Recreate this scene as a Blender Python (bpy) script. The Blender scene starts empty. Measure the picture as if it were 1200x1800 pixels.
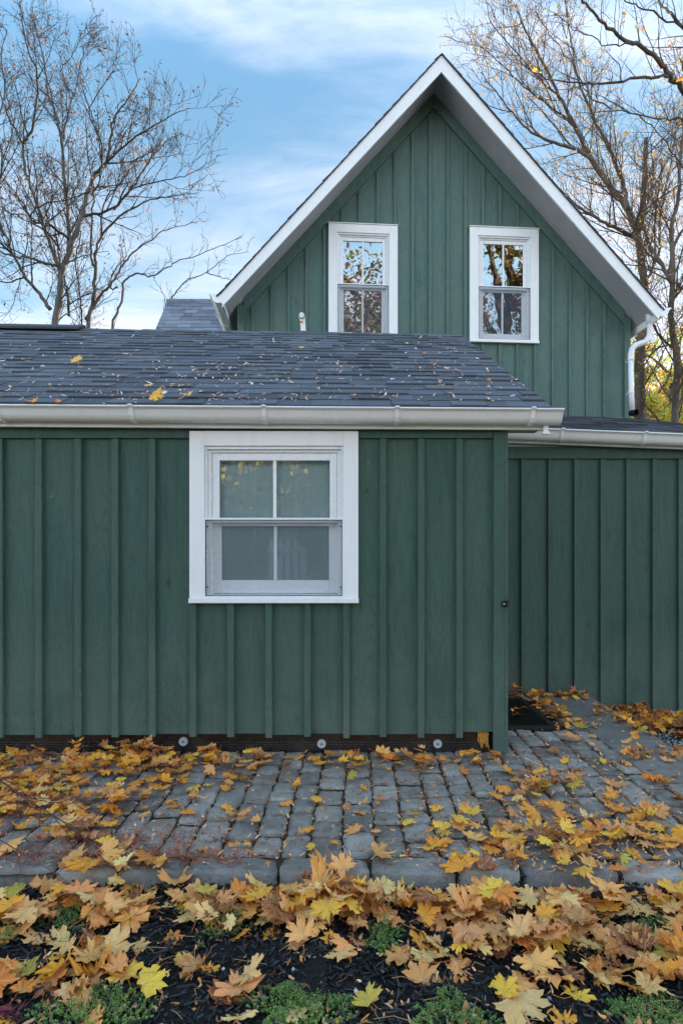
import bpy, bmesh, math, random
from math import radians as R, sin, cos, pi, sqrt, floor
from mathutils import Vector, Matrix, noise as mnoise

scn = bpy.context.scene
rnd = random.Random(11)

# ------------------------------------------------------------------ camera
FPX = 1000.0; PX0 = 610.0; PY0 = 965.0; EYE = 1.2
cd = bpy.data.cameras.new('camera'); cam = bpy.data.objects.new('camera', cd)
scn.collection.objects.link(cam); scn.camera = cam
cam.location = (0, 0, EYE); cam.rotation_euler = (R(90), 0, 0)
cd.sensor_fit = 'VERTICAL'; cd.sensor_height = 36; cd.lens = 36 * FPX / 1800
cd.shift_x = (600 - PX0) / 1800; cd.shift_y = (PY0 - 900) / 1800
cd.clip_start = 0.05; cd.clip_end = 2000

# ------------------------------------------------------------------ light
SUN_EL = R(13); SUN_AZ = R(32)      # behind the house, to the right (azimuth from +Y towards +X)
sd = bpy.data.lights.new('sun', 'SUN'); so = bpy.data.objects.new('sun', sd); scn.collection.objects.link(so)
sd.energy = 3.6; sd.angle = R(0.5); sd.color = (1, .88, .70)
sdir = Vector((sin(SUN_AZ)*cos(SUN_EL), cos(SUN_AZ)*cos(SUN_EL), sin(SUN_EL)))
so.rotation_euler = sdir.to_track_quat('Z', 'Y').to_euler()
scn.view_settings.view_transform = 'Standard'; scn.view_settings.look = 'None'
scn.view_settings.exposure = 2.0; scn.view_settings.gamma = 1
scn.render.engine = 'CYCLES'

class NT:
    """tiny node helper"""
    def __init__(s, nt): s.nt = nt; s.L = nt.links
    def n(s, t, _out=None, _p=None, **inp):
        nd = s.nt.nodes.new(t)
        if _p:
            for k, v in _p.items(): setattr(nd, k, v)
        for k, v in inp.items():
            key = int(k[1:]) if k[0] == 'i' and k[1:].isdigit() else k.replace('_', ' ')
            sk = nd.inputs[key]
            if isinstance(v, bpy.types.NodeSocket): s.L.new(v, sk)
            else: sk.default_value = v
        return nd.outputs[_out if _out is not None else 0]
    def math(s, op, a, b=0.0, c=None, clamp=False):
        kw = dict(i0=a, i1=b)
        if c is not None: kw['i2'] = c
        return s.n('ShaderNodeMath', _p={'operation': op, 'use_clamp': clamp}, **kw)
    def vmath(s, op, a, b=(0, 0, 0), out=0, scale=None):
        kw = dict(i0=a, i1=b)
        if scale is not None: kw['Scale'] = scale
        return s.n('ShaderNodeVectorMath', _out=out, _p={'operation': op}, **kw)
    def mix(s, f, a, b, mode='MIX'):
        nd = s.nt.nodes.new('ShaderNodeMix'); nd.data_type = 'RGBA'; nd.blend_type = mode
        for i, v in ((0, f), (6, a), (7, b)):
            sk = nd.inputs[i]
            if isinstance(v, bpy.types.NodeSocket): s.L.new(v, sk)
            else: sk.default_value = v if i == 0 else (tuple(v) + (1,) if len(v) == 3 else v)
        return nd.outputs[2]
    def ramp(s, f, stops, interp='LINEAR'):
        nd = s.nt.nodes.new('ShaderNodeValToRGB'); s.L.new(f, nd.inputs[0])
        cr = nd.color_ramp; cr.interpolation = interp
        while len(cr.elements) < len(stops): cr.elements.new(.5)
        for e, (p, c) in zip(cr.elements, stops):
            e.position = p; e.color = (c, c, c, 1) if isinstance(c, (int, float)) else tuple(c) + (1,)
        return nd.outputs[0]
    def maprange(s, v, a, b, c=0.0, d=1.0, smooth=False):
        return s.n('ShaderNodeMapRange', _p={'interpolation_type': 'SMOOTHSTEP' if smooth else 'LINEAR'}, i0=v, i1=a, i2=b, i3=c, i4=d)
    def noise(s, vec, scale, detail=4, rough=.55, dist=0.0, out=0, four=None):
        return s.n('ShaderNodeTexNoise', _out=out, Vector=vec, Scale=scale, Detail=detail, Roughness=rough, Distortion=dist)
    def mapping(s, vec, scale=(1, 1, 1), loc=(0, 0, 0), rot=(0, 0, 0)):
        return s.n('ShaderNodeMapping', Vector=vec, Scale=scale, Location=loc, Rotation=rot)

# ------------------------------------------------------------------ world
w = bpy.data.worlds.new('World'); scn.world = w; w.use_nodes = True
w.node_tree.nodes.clear(); W = NT(w.node_tree)
sky = W.n('ShaderNodeTexSky', _p={'sky_type': 'NISHITA', 'sun_disc': False, 'sun_elevation': SUN_EL, 'sun_rotation': SUN_AZ,
          'altitude': 300, 'air_density': 1.0, 'dust_density': .5, 'ozone_density': 2.0})
d = W.n('ShaderNodeTexCoord', _out=0)
sep = w.node_tree.nodes.new('ShaderNodeSeparateXYZ'); w.node_tree.links.new(d, sep.inputs[0])
zc = W.math('ADD', W.math('MAXIMUM', sep.outputs[2], 0.0), 0.22)
cx = W.math('DIVIDE', sep.outputs[0], zc); cy = W.math('DIVIDE', sep.outputs[1], zc)
cv = w.node_tree.nodes.new('ShaderNodeCombineXYZ'); w.node_tree.links.new(cx, cv.inputs[0]); w.node_tree.links.new(cy, cv.inputs[1])
m1 = W.mapping(cv.outputs[0], scale=(.75, 1.25, 1), loc=(1.3, 4.2, 0), rot=(0, 0, R(-28)))
n1 = W.noise(m1, 1.1, 7, .55, .6)
n2 = W.noise(W.mapping(cv.outputs[0], scale=(1.0, 3.2, 1), loc=(7, 1, 3), rot=(0, 0, R(20))), 1.6, 8, .62, .4)
cl = W.math('ADD', W.math('MULTIPLY', n1, .62), W.math('MULTIPLY', n2, .38))
low = W.maprange(sep.outputs[2], 0.02, 0.62, .17, -.05)
cl = W.math('ADD', cl, low)
mask = W.maprange(cl, .38, .66, 0.04, .88, smooth=True)
back = W.maprange(sep.outputs[1], .1, -.5, 0, 1)           # more, brighter cloud added behind the camera to light the house front
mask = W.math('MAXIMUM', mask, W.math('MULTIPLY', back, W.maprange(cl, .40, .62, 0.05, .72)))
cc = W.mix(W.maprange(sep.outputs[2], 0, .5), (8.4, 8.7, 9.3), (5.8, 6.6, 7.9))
blue = W.mix(1.0, sky, (.55, .98, 1.22), 'MULTIPLY')
blue = W.mix(W.maprange(sep.outputs[2], 0.0, .9, .70, .55), blue, W.mix(W.maprange(sep.outputs[2], .1, .75), (4.0, 7.0, 8.3), (.72, 2.35, 4.2)))
skyc = W.mix(mask, blue, cc)
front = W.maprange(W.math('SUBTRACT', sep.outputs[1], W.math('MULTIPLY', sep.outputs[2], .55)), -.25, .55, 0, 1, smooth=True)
skyc = W.mix(1.0, skyc, W.mix(front, (1.32, 1.22, 1.16), (.535, .485, .475)), 'MULTIPLY')  # sky dimmed ahead and boosted behind the camera, lifting light on the house
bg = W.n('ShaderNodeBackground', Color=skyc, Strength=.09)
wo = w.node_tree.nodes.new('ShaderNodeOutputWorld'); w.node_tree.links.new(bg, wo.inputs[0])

# ------------------------------------------------------------------ mesh helpers
COL = scn.collection
def at(px, py, Y): return Vector(((px - PX0) * Y / FPX, Y, EYE - (py - PY0) * Y / FPX))
def gnd(px, py, z=0.0):
    Y = FPX * (EYE - z) / (py - PY0); return Vector(((px - PX0) * Y / FPX, Y, z))

class MB:
    def __init__(s): s.v = []; s.f = []; s.uv = None; s.col = None; s.smooth = False
    def quad(s, *p):
        i = len(s.v); s.v += [tuple(q) for q in p]; s.f.append(tuple(range(i, i + len(p))))
    def box(s, x0, x1, y0, y1, z0, z1, M=None):
        c = [(x0,y0,z0),(x1,y0,z0),(x1,y1,z0),(x0,y1,z0),(x0,y0,z1),(x1,y0,z1),(x1,y1,z1),(x0,y1,z1)]
        if M is not None: c = [tuple(M @ Vector(q)) for q in c]
        i = len(s.v); s.v += c
        s.f += [tuple(i + k for k in q) for q in ((0,3,2,1),(4,5,6,7),(0,1,5,4),(1,2,6,5),(2,3,7,6),(3,0,4,7))]
        return s
    def prism(s, pts, a, b, fn):
        """extrude polygon pts [(p,q)] from a to b; fn(p,q,t) -> xyz. pts counter-clockwise seen from a side"""
        n = len(pts); i = len(s.v)
        s.v += [tuple(fn(p, q, a)) for p, q in pts] + [tuple(fn(p, q, b)) for p, q in pts]
        s.f.append(tuple(i + k for k in range(n))); s.f.append(tuple(i + n + k for k in reversed(range(n))))
        for k in range(n):
            k2 = (k + 1) % n; s.f.append((i + k, i + n + k, i + n + k2, i + k2))
        return s
    def tube(s, path, rad, sides=6, cap=True):
        P = [Vector(p) for p in path]; n = len(P)
        if not isinstance(rad, (list, tuple)): rad = [rad] * n
        i = len(s.v); up = Vector((.3, .2, 1)).normalized(); prev = None
        for k in range(n):
            t = (P[min(k+1, n-1)] - P[max(k-1, 0)])
            if t.length < 1e-9: t = Vector((0, 0, 1))
            t.normalize()
            if prev is None:
                a = t.cross(up)
                if a.length < .05: a = t.cross(Vector((1, 0, 0)))
            else: a = prev - t * prev.dot(t)
            a.normalize(); prev = a; b = t.cross(a)
            for j in range(sides):
                an = 2*pi*j/sides; q = P[k] + (a*cos(an) + b*sin(an)) * rad[k]
                s.v.append((q.x, q.y, q.z))
        for k in range(n-1):
            for j in range(sides):
                j2 = (j+1) % sides
                s.f.append((i+k*sides+j, i+k*sides+j2, i+(k+1)*sides+j2, i+(k+1)*sides+j))
        if cap:
            s.f.append(tuple(i + j for j in reversed(range(sides)))); s.f.append(tuple(i+(n-1)*sides+j for j in range(sides)))
        return s
    def build(s, name, mat, parent=None, bevel=0.0, smooth=False, seg=2):
        me = bpy.data.meshes.new(name); me.from_pydata(s.v, [], s.f); me.update()
        if s.uv:
            uvl = me.uv_layers.new(name='uv')
            vi = [0]*len(me.loops); me.loops.foreach_get('vertex_index', vi)
            flat = []
            for k in vi: flat += s.uv[k]
            uvl.data.foreach_set('uv', flat)
        if s.col:
            ca = me.color_attributes.new('col', 'FLOAT_COLOR', 'POINT')
            flat = []
            for c in s.col: flat += [c[0], c[1], c[2], 1]
            ca.data.foreach_set('color', flat)
        bm = bmesh.new(); bm.from_mesh(me)
        if not s.uv: bmesh.ops.recalc_face_normals(bm, faces=bm.faces)
        bm.to_mesh(me); bm.free()
        if smooth: me.polygons.foreach_set('use_smooth', [True]*len(me.polygons))
        me.materials.append(mat)
        o = bpy.data.objects.new(name, me); COL.objects.link(o)
        if parent is not None: o.parent = parent
        if bevel:
            m = o.modifiers.new('bevel', 'BEVEL'); m.width = bevel; m.segments = seg; m.limit_method = 'ANGLE'; m.angle_limit = R(35)
            m.harden_normals = False
        return o

def tag(o, label=None, cat=None, group=None, kind=None):
    if label: o['label'] = label
    if cat: o['category'] = cat
    if group: o['group'] = group
    if kind: o['kind'] = kind
    return o
def empty(name, label, cat, group=None):
    o = bpy.data.objects.new(name, None); COL.objects.link(o); o.empty_display_size = .2
    return tag(o, label, cat, group)

# ------------------------------------------------------------------ materials
def newmat(name):
    m = bpy.data.materials.new(name); m.use_nodes = True; nt = m.node_tree; nt.nodes.clear()
    T = NT(nt); out = nt.nodes.new('ShaderNodeOutputMaterial'); T.out = out
    return m, T
def finish(T, **kw):
    bs = T.n('ShaderNodeBsdfPrincipled', **kw); T.L.new(bs, T.out.inputs[0]); return bs
def bump(T, h, strength=.3, dist=.01, normal=None):
    kw = dict(Height=h, Strength=strength, Distance=dist)
    if normal is not None: kw['Normal'] = normal
    return T.n('ShaderNodeBump', **kw)
def obc(T): return T.n('ShaderNodeTexCoord', _out=3)
def island(T): return T.n('ShaderNodeNewGeometry', _out=8)

def mat_siding(name, base, dirt_z=None):
    m, T = newmat(name); c = obc(T); isl = island(T)
    off = T.vmath('SCALE', (37., 11., 23.), scale=isl)
    p = T.vmath('ADD', c, off)
    grain = T.noise(T.mapping(p, (26, 26, 1.6)), 1.0, 5, .65, .8)
    # cathedral grain: rings distorted by a slow noise
    slow = T.noise(T.mapping(p, (5, 5, .9)), 1.0, 2, .5)
    rings = T.math('SINE', T.math('MULTIPLY', slow, 120.0))
    rings = T.maprange(rings, .1, 1.0, 0, 1)
    saw = T.noise(T.mapping(p, (7, 7, 260)), 1.0, 3, .7)
    fine = T.noise(T.mapping(p, (160, 160, 120)), 1.0, 3, .7)
    vor = T.n('ShaderNodeTexVoronoi', _out=0, Vector=T.mapping(p, (4.2, 1.0, 2.1)), Scale=1.0)
    knot = T.maprange(vor, .07, .035, 0, 1, smooth=True)
    kring = T.maprange(T.math('SINE', T.math('MULTIPLY', vor, 150.0)), 0, 1, 0, 1)
    kzone = T.maprange(vor, .26, .06, 0, 1)
    tone = T.noise(p, 2.1, 4, .6)
    col = T.mix(T.maprange(grain, .3, .7), [x*.66 for x in base], [x*1.22 for x in base])
    col = T.mix(T.maprange(isl, 0, 1, .0, .75), col, [base[0]*1.35, base[1]*1.22, base[2]*1.18])
    col = T.mix(T.maprange(tone, .40, .68, 0, .70), col, [base[0]*1.55, base[1]*1.18, base[2]*1.12])
    col = T.mix(T.math('MULTIPLY', rings, .24), col, [x*.55 for x in base])
    col = T.mix(T.math('MULTIPLY', T.math('MULTIPLY', kring, kzone), .38), col, [x*.5 for x in base])
    col = T.mix(T.math('MULTIPLY', knot, .8), col, [x*.42 for x in base])
    col = T.mix(T.maprange(saw, .54, .72, 0, .32), col, [x*.6 for x in base])
    # pale flecks, scrapes and splashed dust
    fl = T.noise(T.mapping(p, (36, 36, 22)), 1.0, 2, .5)
    big = T.noise(c, 1.3, 2, .5)
    fleck = T.math('MULTIPLY', T.maprange(fl, .76, .80), T.maprange(big, .50, .62))
    col = T.mix(T.math('MULTIPLY', fleck, .6), col, (.34, .40, .38))
    if dirt_z is not None:
        z = T.n('ShaderNodeSeparateXYZ', _out=2, Vector=c)
        sp = T.maprange(T.noise(c, 150, 2, .6), .5, .68)
        dz = T.maprange(z, dirt_z + .75, dirt_z, 0, .50)
        dust = T.math('MULTIPLY', dz, T.math('ADD', T.math('MULTIPLY', sp, .6), T.maprange(T.noise(c, 3.5, 4, .6), .35, .65, .1, .5)))
        col = T.mix(dust, col, (.20, .22, .19))
    h = T.math('ADD', T.math('MULTIPLY', grain, .5), T.math('ADD', T.math('MULTIPLY', saw, .45), T.math('MULTIPLY', fine, .35)))
    h = T.math('SUBTRACT', h, T.math('MULTIPLY', rings, .12))
    h = T.math('SUBTRACT', h, T.math('MULTIPLY', T.math('MULTIPLY', kring, kzone), .3))
    finish(T, Base_Color=col, Roughness=T.maprange(fine, .3, .7, .5, .75), Normal=bump(T, h, .85, .004), Specular_IOR_Level=.35)
    return m

def mat_plain(name, col, rough=.45, spec=.4, var=.06, bscale=60, bstr=.05, dirt=0.0, dirtcol=(.2, .18, .15)):
    m, T = newmat(name); c = obc(T)
    n = T.noise(c, 3.0, 5, .6); n2 = T.noise(c, bscale, 3, .6)
    cc = T.mix(T.maprange(n, .3, .7), [x*(1-var) for x in col], [min(1, x*(1+var)) for x in col])
    if dirt:
        dn = T.maprange(T.noise(T.mapping(c, (14, 14, 3)), 1.0, 6, .7), .52, .75, 0, dirt)
        cc = T.mix(dn, cc, dirtcol)
    finish(T, Base_Color=cc, Roughness=T.maprange(n2, .3, .7, rough*.85, min(1, rough*1.15)), Normal=bump(T, n2, bstr, .003), Specular_IOR_Level=spec)
    return m

M = {}
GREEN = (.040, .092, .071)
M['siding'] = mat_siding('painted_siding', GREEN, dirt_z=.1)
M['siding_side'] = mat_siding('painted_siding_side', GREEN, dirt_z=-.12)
M['siding_up'] = mat_siding('painted_siding_gable_skylit', (.072, .138, .120))  # wall green made lighter and bluer, sky light put into the gable colour
M['trim'] = mat_plain('white_trim', (.80, .80, .80), .38, .4, .03, 90, .04, .10)
M['vinyl'] = mat_plain('white_vinyl', (.78, .79, .80), .28, .5, .02, 40, .02, .12)
M['gutter'] = mat_plain('gutter_vinyl', (.80, .80, .80), .25, .5, .02, 20, .0, .07)
M['soffit'] = mat_plain('soffit_board', (.40, .41, .43), .6, .3, .08, 160, .35, .2)
M['black'] = mat_plain('black_plastic', (.012, .012, .012), .4, .4, .2, 90, .1)
M['gasket'] = mat_plain('dark_gasket', (.03, .03, .035), .5, .3)
M['concrete'] = mat_plain('foundation_concrete', (.36, .37, .37), .85, .2, .15, 80, .4, .4)
M['flashing'] = mat_plain('grey_flashing', (.20, .24, .28), .35, .5, .1)
M['pvc'] = mat_plain('white_pvc', (.72, .72, .72), .35, .4)
M['orange'] = mat_plain('orange_primer', (.75, .17, .03), .6, .3)
M['foam'] = mat_plain('amber_spray_foam', (.55, .26, .06), .6, .3, .35, 60, .6)
M['washer'] = mat_plain('grey_washer', (.50, .52, .52), .4, .4, .1)
M['screw'] = mat_plain('screw', (.12, .12, .12), .3, .6)
M['picket'] = mat_plain('picket_paint', (.75, .76, .78), .6, .3)
M['room'] = mat_plain('room_wall', (.06, .055, .05), .9, .1)

# blind behind the lower window (obscured glass / shade)
m, T = newmat('window_shade'); c = obc(T)
wv = T.noise(T.mapping(c, (2, 2, 260)), 1.0, 2, .5)
finish(T, Base_Color=T.mix(T.maprange(wv, .3, .7), (.72, .90, .94), (.76, .93, .96)), Roughness=.8, Emission_Strength=0.0)
M['shade'] = m
# glass
def mat_glass(name, minr, tint=(.95, .97, .97), bumps=.0):
    m, T = newmat(name); c = obc(T)
    nm = bump(T, T.noise(c, 2.6, 2, .5), bumps, .01)
    fr = T.n('ShaderNodeFresnel', IOR=1.55, Normal=nm)
    f = T.math('ADD', T.math('MULTIPLY', fr, 1.3), minr, clamp=True)
    a = T.n('ShaderNodeBsdfTransparent', Color=tint + (1,)); b = T.n('ShaderNodeBsdfGlossy', Color=(.93, .97, 1, 1), Roughness=0.0, Normal=nm)
    T.L.new(T.n('ShaderNodeMixShader', i0=f, i1=a, i2=b), T.out.inputs[0]); return m
M['glass'] = mat_glass('window_glass', .025, bumps=.05)
M['glass_up'] = mat_glass('reflective_glass', .22, (.7, .75, .75), bumps=.12)
m, T = newmat('insect_screen')
a = T.n('ShaderNodeBsdfTransparent', Color=(1, 1, 1, 1)); b = T.n('ShaderNodeBsdfDiffuse', Color=(.16, .19, .24, 1))
T.L.new(T.n('ShaderNodeMixShader', i0=.13, i1=a, i2=b), T.out.inputs[0]); M['screen'] = m
# shingles
def mat_shingle(name, k=1.0):
    m, T = newmat(name); c = obc(T); isl = island(T)
    g = T.noise(c, 420, 2, .7); s = T.noise(c, 5, 4, .6)
    a = T.mix(isl, (.040*k, .046*k, .060*k), (.185*k, .202*k, .240*k))
    a = T.mix(T.maprange(s, .35, .7, 0, .4), a, (.15*k, .165*k, .195*k))
    a = T.mix(T.maprange(g, .45, .62, 0, .55), a, (.24*k, .265*k, .30*k))
    a = T.mix(T.maprange(g, .46, .34, 0, .7), a, (.02, .024, .033))
    finish(T, Base_Color=a, Roughness=.88, Normal=bump(T, g, .5, .003), Specular_IOR_Level=.3)
    return m
M['shingle'] = mat_shingle('slate_blue_shingle', .66)
M['shingle_edge'] = mat_shingle('dark_shingle', .42)
M['shingle_far'] = mat_shingle('far_shingle', 1.1)
# stone
m, T = newmat('cobble_stone'); c = obc(T); isl = island(T)
p = T.vmath('ADD', c, T.vmath('SCALE', (13., 7., 5.), scale=isl))
n = T.noise(p, 7, 6, .65); n2 = T.noise(p, 60, 5, .7)
a = T.mix(isl, (.115, .102, .086), (.370, .332, .282))
a = T.mix(T.maprange(T.math('FRACT', T.math('MULTIPLY', isl, 7.3)), .5, 1, 0, .75), a, (.175, .150, .122))
a = T.mix(T.maprange(n, .40, .72, 0, .55), a, (.36, .36, .35))
a = T.mix(T.maprange(T.noise(p, 18, 5, .65), .52, .70, 0, .5), a, (.10, .098, .092))
a = T.mix(T.maprange(T.noise(c, 3.1, 5, .6), .46, .66, 0, .55), a, (.10, .085, .065))
a = T.mix(T.maprange(n2, .44, .30, 0, .8), a, (.045, .042, .038))
a = T.mix(T.maprange(T.noise(c, 26, 3, .6), .62, .74, 0, .5), a, (.42, .41, .39))
wet = T.maprange(T.noise(c, 2.2, 3, .5), .40, .6, .42, .72)
finish(T, Base_Color=a, Roughness=wet, Normal=bump(T, T.math('ADD', T.math('MULTIPLY', n, .8), T.math('MULTIPLY', n2, .6)), 1.0, .013), Specular_IOR_Level=.5)
M['cobble'] = m
m, T = newmat('slab_stone'); c = obc(T)
n = T.noise(c, 4, 6, .65); n2 = T.noise(c, 90, 5, .7)
a = T.mix(T.maprange(n, .3, .7), (.105, .098, .088), (.195, .185, .170))
a = T.mix(T.maprange(n2, .62, .72, 0, .5), a, (.32, .31, .30))
finish(T, Base_Color=a, Roughness=.6, Normal=bump(T, n2, .35, .006)); M['slab'] = m
# earth
m, T = newmat('joint_soil'); c = obc(T)
n = T.noise(c, 40, 6, .7)
a = T.mix(T.maprange(n, .35, .68), (.010, .008, .006), (.085, .052, .032))
finish(T, Base_Color=a, Roughness=.9, Normal=bump(T, n, 1.0, .02)); M['soil'] = m
m, T = newmat('mulch_soil'); c = obc(T)
n = T.noise(c, 55, 6, .7)
a = T.mix(T.maprange(n, .35, .7), (.003, .003, .003), (.020, .018, .017))
finish(T, Base_Color=a, Roughness=.8, Normal=bump(T, n, 1.0, .03)); M['mulch'] = m
m, T = newmat('mulch_chip'); isl = island(T); c = obc(T)
a = T.ramp(isl, [(0, (.004, .004, .004)), (.6, (.012, .012, .013)), (.88, (.026, .024, .024)), (1, (.06, .045, .035))])
finish(T, Base_Color=a, Roughness=.55, Normal=bump(T, T.noise(c, 200, 2, .6), .5, .003)); M['chip'] = m
m, T = newmat('lawn_ground'); c = obc(T)
a = T.mix(T.maprange(T.noise(c, .8, 6, .7), .35, .65), (.06, .09, .03), (.22, .15, .05))
finish(T, Base_Color=a, Roughness=.95); M['lawn'] = m
m, T = newmat('road_asphalt'); c = obc(T)
a = T.mix(T.maprange(T.noise(c, 90, 4, .7), .35, .65), (.05, .05, .052), (.11, .11, .11))
finish(T, Base_Color=a, Roughness=.85); M['road'] = m
m, T = newmat('gravel_stone'); isl = island(T)
a = T.ramp(isl, [(0, (.10, .10, .11)), (.5, (.22, .23, .25)), (1, (.45, .46, .48))])
finish(T, Base_Color=a, Roughness=.8); M['gravel'] = m
# leaves
def mat_leaf(name, trans=.25):
    m, T = newmat(name)
    at_ = T.n('ShaderNodeVertexColor', _p={'layer_name': 'col'})
    uv = T.n('ShaderNodeUVMap', _p={'uv_map': 'uv'})
    sp = T.nt.nodes.new('ShaderNodeSeparateXYZ'); T.L.new(uv, sp.inputs[0])
    ax = T.math('ABSOLUTE', sp.outputs[0]); y = sp.outputs[1]
    vein = None
    for dx, dy in ((0, 1), (.66, .75), (1.0, .14)):
        l = sqrt(dx*dx + dy*dy); dx /= l; dy /= l
        cr = T.math('ABSOLUTE', T.math('SUBTRACT', T.math('MULTIPLY', ax, dy), T.math('MULTIPLY', y, dx)))
        dt = T.math('ADD', T.math('MULTIPLY', ax, dx), T.math('MULTIPLY', y, dy))
        k = T.math('MULTIPLY', T.maprange(cr, .030, .008, 0, 1), T.math('GREATER_THAN', dt, 0.0))
        vein = k if vein is None else T.math('MAXIMUM', vein, k)
    g = obc(T)
    n = T.noise(g, 28, 4, .65); bl = T.noise(g, 11, 3, .5)
    col = T.mix(T.maprange(n, .3, .7, 0, .35), at_, T.mix(1.0, at_, (.62, .50, .38), 'MULTIPLY'))
    col = T.mix(T.maprange(bl, .60, .70, 0, .75), col, T.mix(1.0, at_, (.40, .26, .18), 'MULTIPLY'))
    col = T.mix(T.maprange(T.noise(g, 17, 1, .4), .79, .81, 0, .9), col, (.025, .018, .012))
    col = T.mix(T.math('MULTIPLY', vein, .30), col, (.85, .66, .34))
    h = T.math('ADD', T.math('MULTIPLY', vein, -.5), n)
    bs = T.n('ShaderNodeBsdfPrincipled', Base_Color=col, Roughness=.55, Normal=bump(T, h, .5, .004), Specular_IOR_Level=.35)
    tr = T.n('ShaderNodeBsdfTranslucent', Color=col)
    T.L.new(T.n('ShaderNodeMixShader', i0=trans, i1=bs, i2=tr), T.out.inputs[0]); return m
M['leaf'] = mat_leaf('fallen_leaf', .15)
def mat_colattr(name, rough=.6, trans=0.0):
    m, T = newmat(name); a = T.n('ShaderNodeVertexColor', _p={'layer_name': 'col'})
    bs = T.n('ShaderNodeBsdfPrincipled', Base_Color=a, Roughness=rough, Specular_IOR_Level=.3)
    if trans:
        tr = T.n('ShaderNodeBsdfTranslucent', Color=a)
        bs = T.n('ShaderNodeMixShader', i0=trans, i1=bs, i2=tr)
    T.L.new(bs, T.out.inputs[0]); return m
M['treeleaf'] = mat_colattr('tree_leaf', .6, .5)
M['herb'] = mat_colattr('herb_leaf', .5, .3)
M['bits'] = mat_colattr('dry_bits', .7, .1)
def mat_bark(name, a, b, sc=9):
    m, T = newmat(name); c = obc(T)
    n = T.noise(T.mapping(c, (sc, sc, sc*.35)), 1.0, 6, .7); n2 = T.noise(c, 1.5, 3, .5)
    col = T.mix(T.maprange(n, .35, .65), a, b); col = T.mix(T.maprange(n2, .45, .65, 0, .5), col, [x*1.35 for x in b])
    finish(T, Base_Color=col, Roughness=.9, Normal=bump(T, n, .9, .03)); return m
M['bark'] = mat_bark('grey_bark', (.030, .026, .022), (.105, .095, .085))
M['bark_brown'] = mat_bark('brown_bark', (.040, .028, .020), (.150, .112, .085))
M['twig'] = mat_plain('dark_twig', (.040, .030, .026), .8, .2)
M['twig_brown'] = mat_plain('brown_twig', (.085, .058, .042), .8, .2)
M['redtwig'] = mat_plain('red_twig', (.11, .045, .05), .6, .3, .3)

# ================================================================== GROUND
def sheet(name, x0, x1, y0, y1, z, mat, nx=1, ny=1, amp=0.0, fr=3.0):
    mb = MB()
    for j in range(ny+1):
        for i in range(nx+1):
            x = x0 + (x1-x0)*i/nx; y = y0 + (y1-y0)*j/ny
            mb.v.append((x, y, z + (amp*mnoise.fractal(Vector((x*fr, y*fr, 1.7)), 1, 2, 4) if amp else 0)))
    for j in range(ny):
        for i in range(nx):
            a = j*(nx+1)+i; mb.f.append((a, a+1, a+nx+2, a+nx+1))
    o = mb.build(name, mat, smooth=True); tag(o, kind='structure'); return o
sheet('ground', -400, 400, -400, 600, -.45, M['lawn'])
sheet('joint_bed', -6.2, 3.6, 2.12, 2.94, -.018, M['soil'], 140, 20, .008, 9)
sheet('joint_bed', -6.2, 1.60, 2.94, 7.2, -.018, M['soil'], 120, 60, .008, 9)
sheet('mulch_bed', -3.2, 3.2, -.3, 2.14, -.065, M['mulch'], 110, 90, .028, 5)
sheet('gravel_ground', 1.96, 7, 2.95, 5.2, -.17, M['soil'], 60, 40, .02, 4)
sheet('lawn', -30, 30, -6, -.25, -.08, M['lawn'])
sheet('road', -60, 60, -13, -6.0, -.12, M['road'])

# cobbles -----------------------------------------------------------
def stone(mb, cx, cy, lx, ly, ztop, depth, N=5, rough=.006, ang=0.0, seed=0):
    """rounded, slightly irregular sett"""
    base = len(mb.v); off = Vector((seed*3.17, seed*1.31, 0)); hx = lx/2; hy = ly/2
    sk = [rnd.uniform(-.05, .05) for _ in range(4)]; tilt = (rnd.uniform(-.05, .05), rnd.uniform(-.06, .06))
    for j in range(N+1):
        for i in range(N+1):
            u = i/N*2-1; v = j/N*2-1
            eu = abs(u)**8; ev = abs(v)**8
            k = .055*eu*ev*3                                   # round the corner
            x = hx*u*(1-k*.6 + sk[0]*v + sk[1]*(abs(v)-.5)*.5); y = hy*v*(1-k*.6 + sk[2]*u + sk[3]*(abs(u)-.5)*.5)
            nz = mnoise.noise(Vector((x*22, y*22, 0)) + off)*rough + mnoise.noise(Vector((x*60, y*60, 5)) + off)*rough*.4
            x += mnoise.noise(Vector((x*20, y*20, 3))+off)*.006*max(eu, ev)
            y += mnoise.noise(Vector((x*20, y*20, 8))+off)*.006*max(eu, ev)
            z = ztop + nz - .009*max(abs(u)**11, abs(v)**11) + x*tilt[0] + y*tilt[1]
            ca, sa = cos(ang), sin(ang)
            mb.v.append((cx + x*ca - y*sa, cy + x*sa + y*ca, z))
    for j in range(N):
        for i in range(N):
            a = base+j*(N+1)+i; mb.f.append((a, a+1, a+N+2, a+N+1))
    ring = [i for i in range(N+1)] + [j*(N+1)+N for j in range(1, N+1)] + [N*(N+1)+i for i in range(N-1, -1, -1)] + [j*(N+1) for j in range(N-1, 0, -1)]
    b2 = len(mb.v)
    for r_ in ring:
        x, y, z = mb.v[base+r_]; mb.v.append((x + (x-cx)*.03, y + (y-cy)*.03, z - depth))
    n = len(ring)
    for k in range(n):
        k2 = (k+1) % n; mb.f.append((base+ring[k], b2+k, b2+k2, base+ring[k2]))
def kerb_y(x): return 2.165 - .018*x + .012*sin(x*2.3)
JOINTS = []; cob = MB(); x = -5.2; s_ = 0
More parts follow.
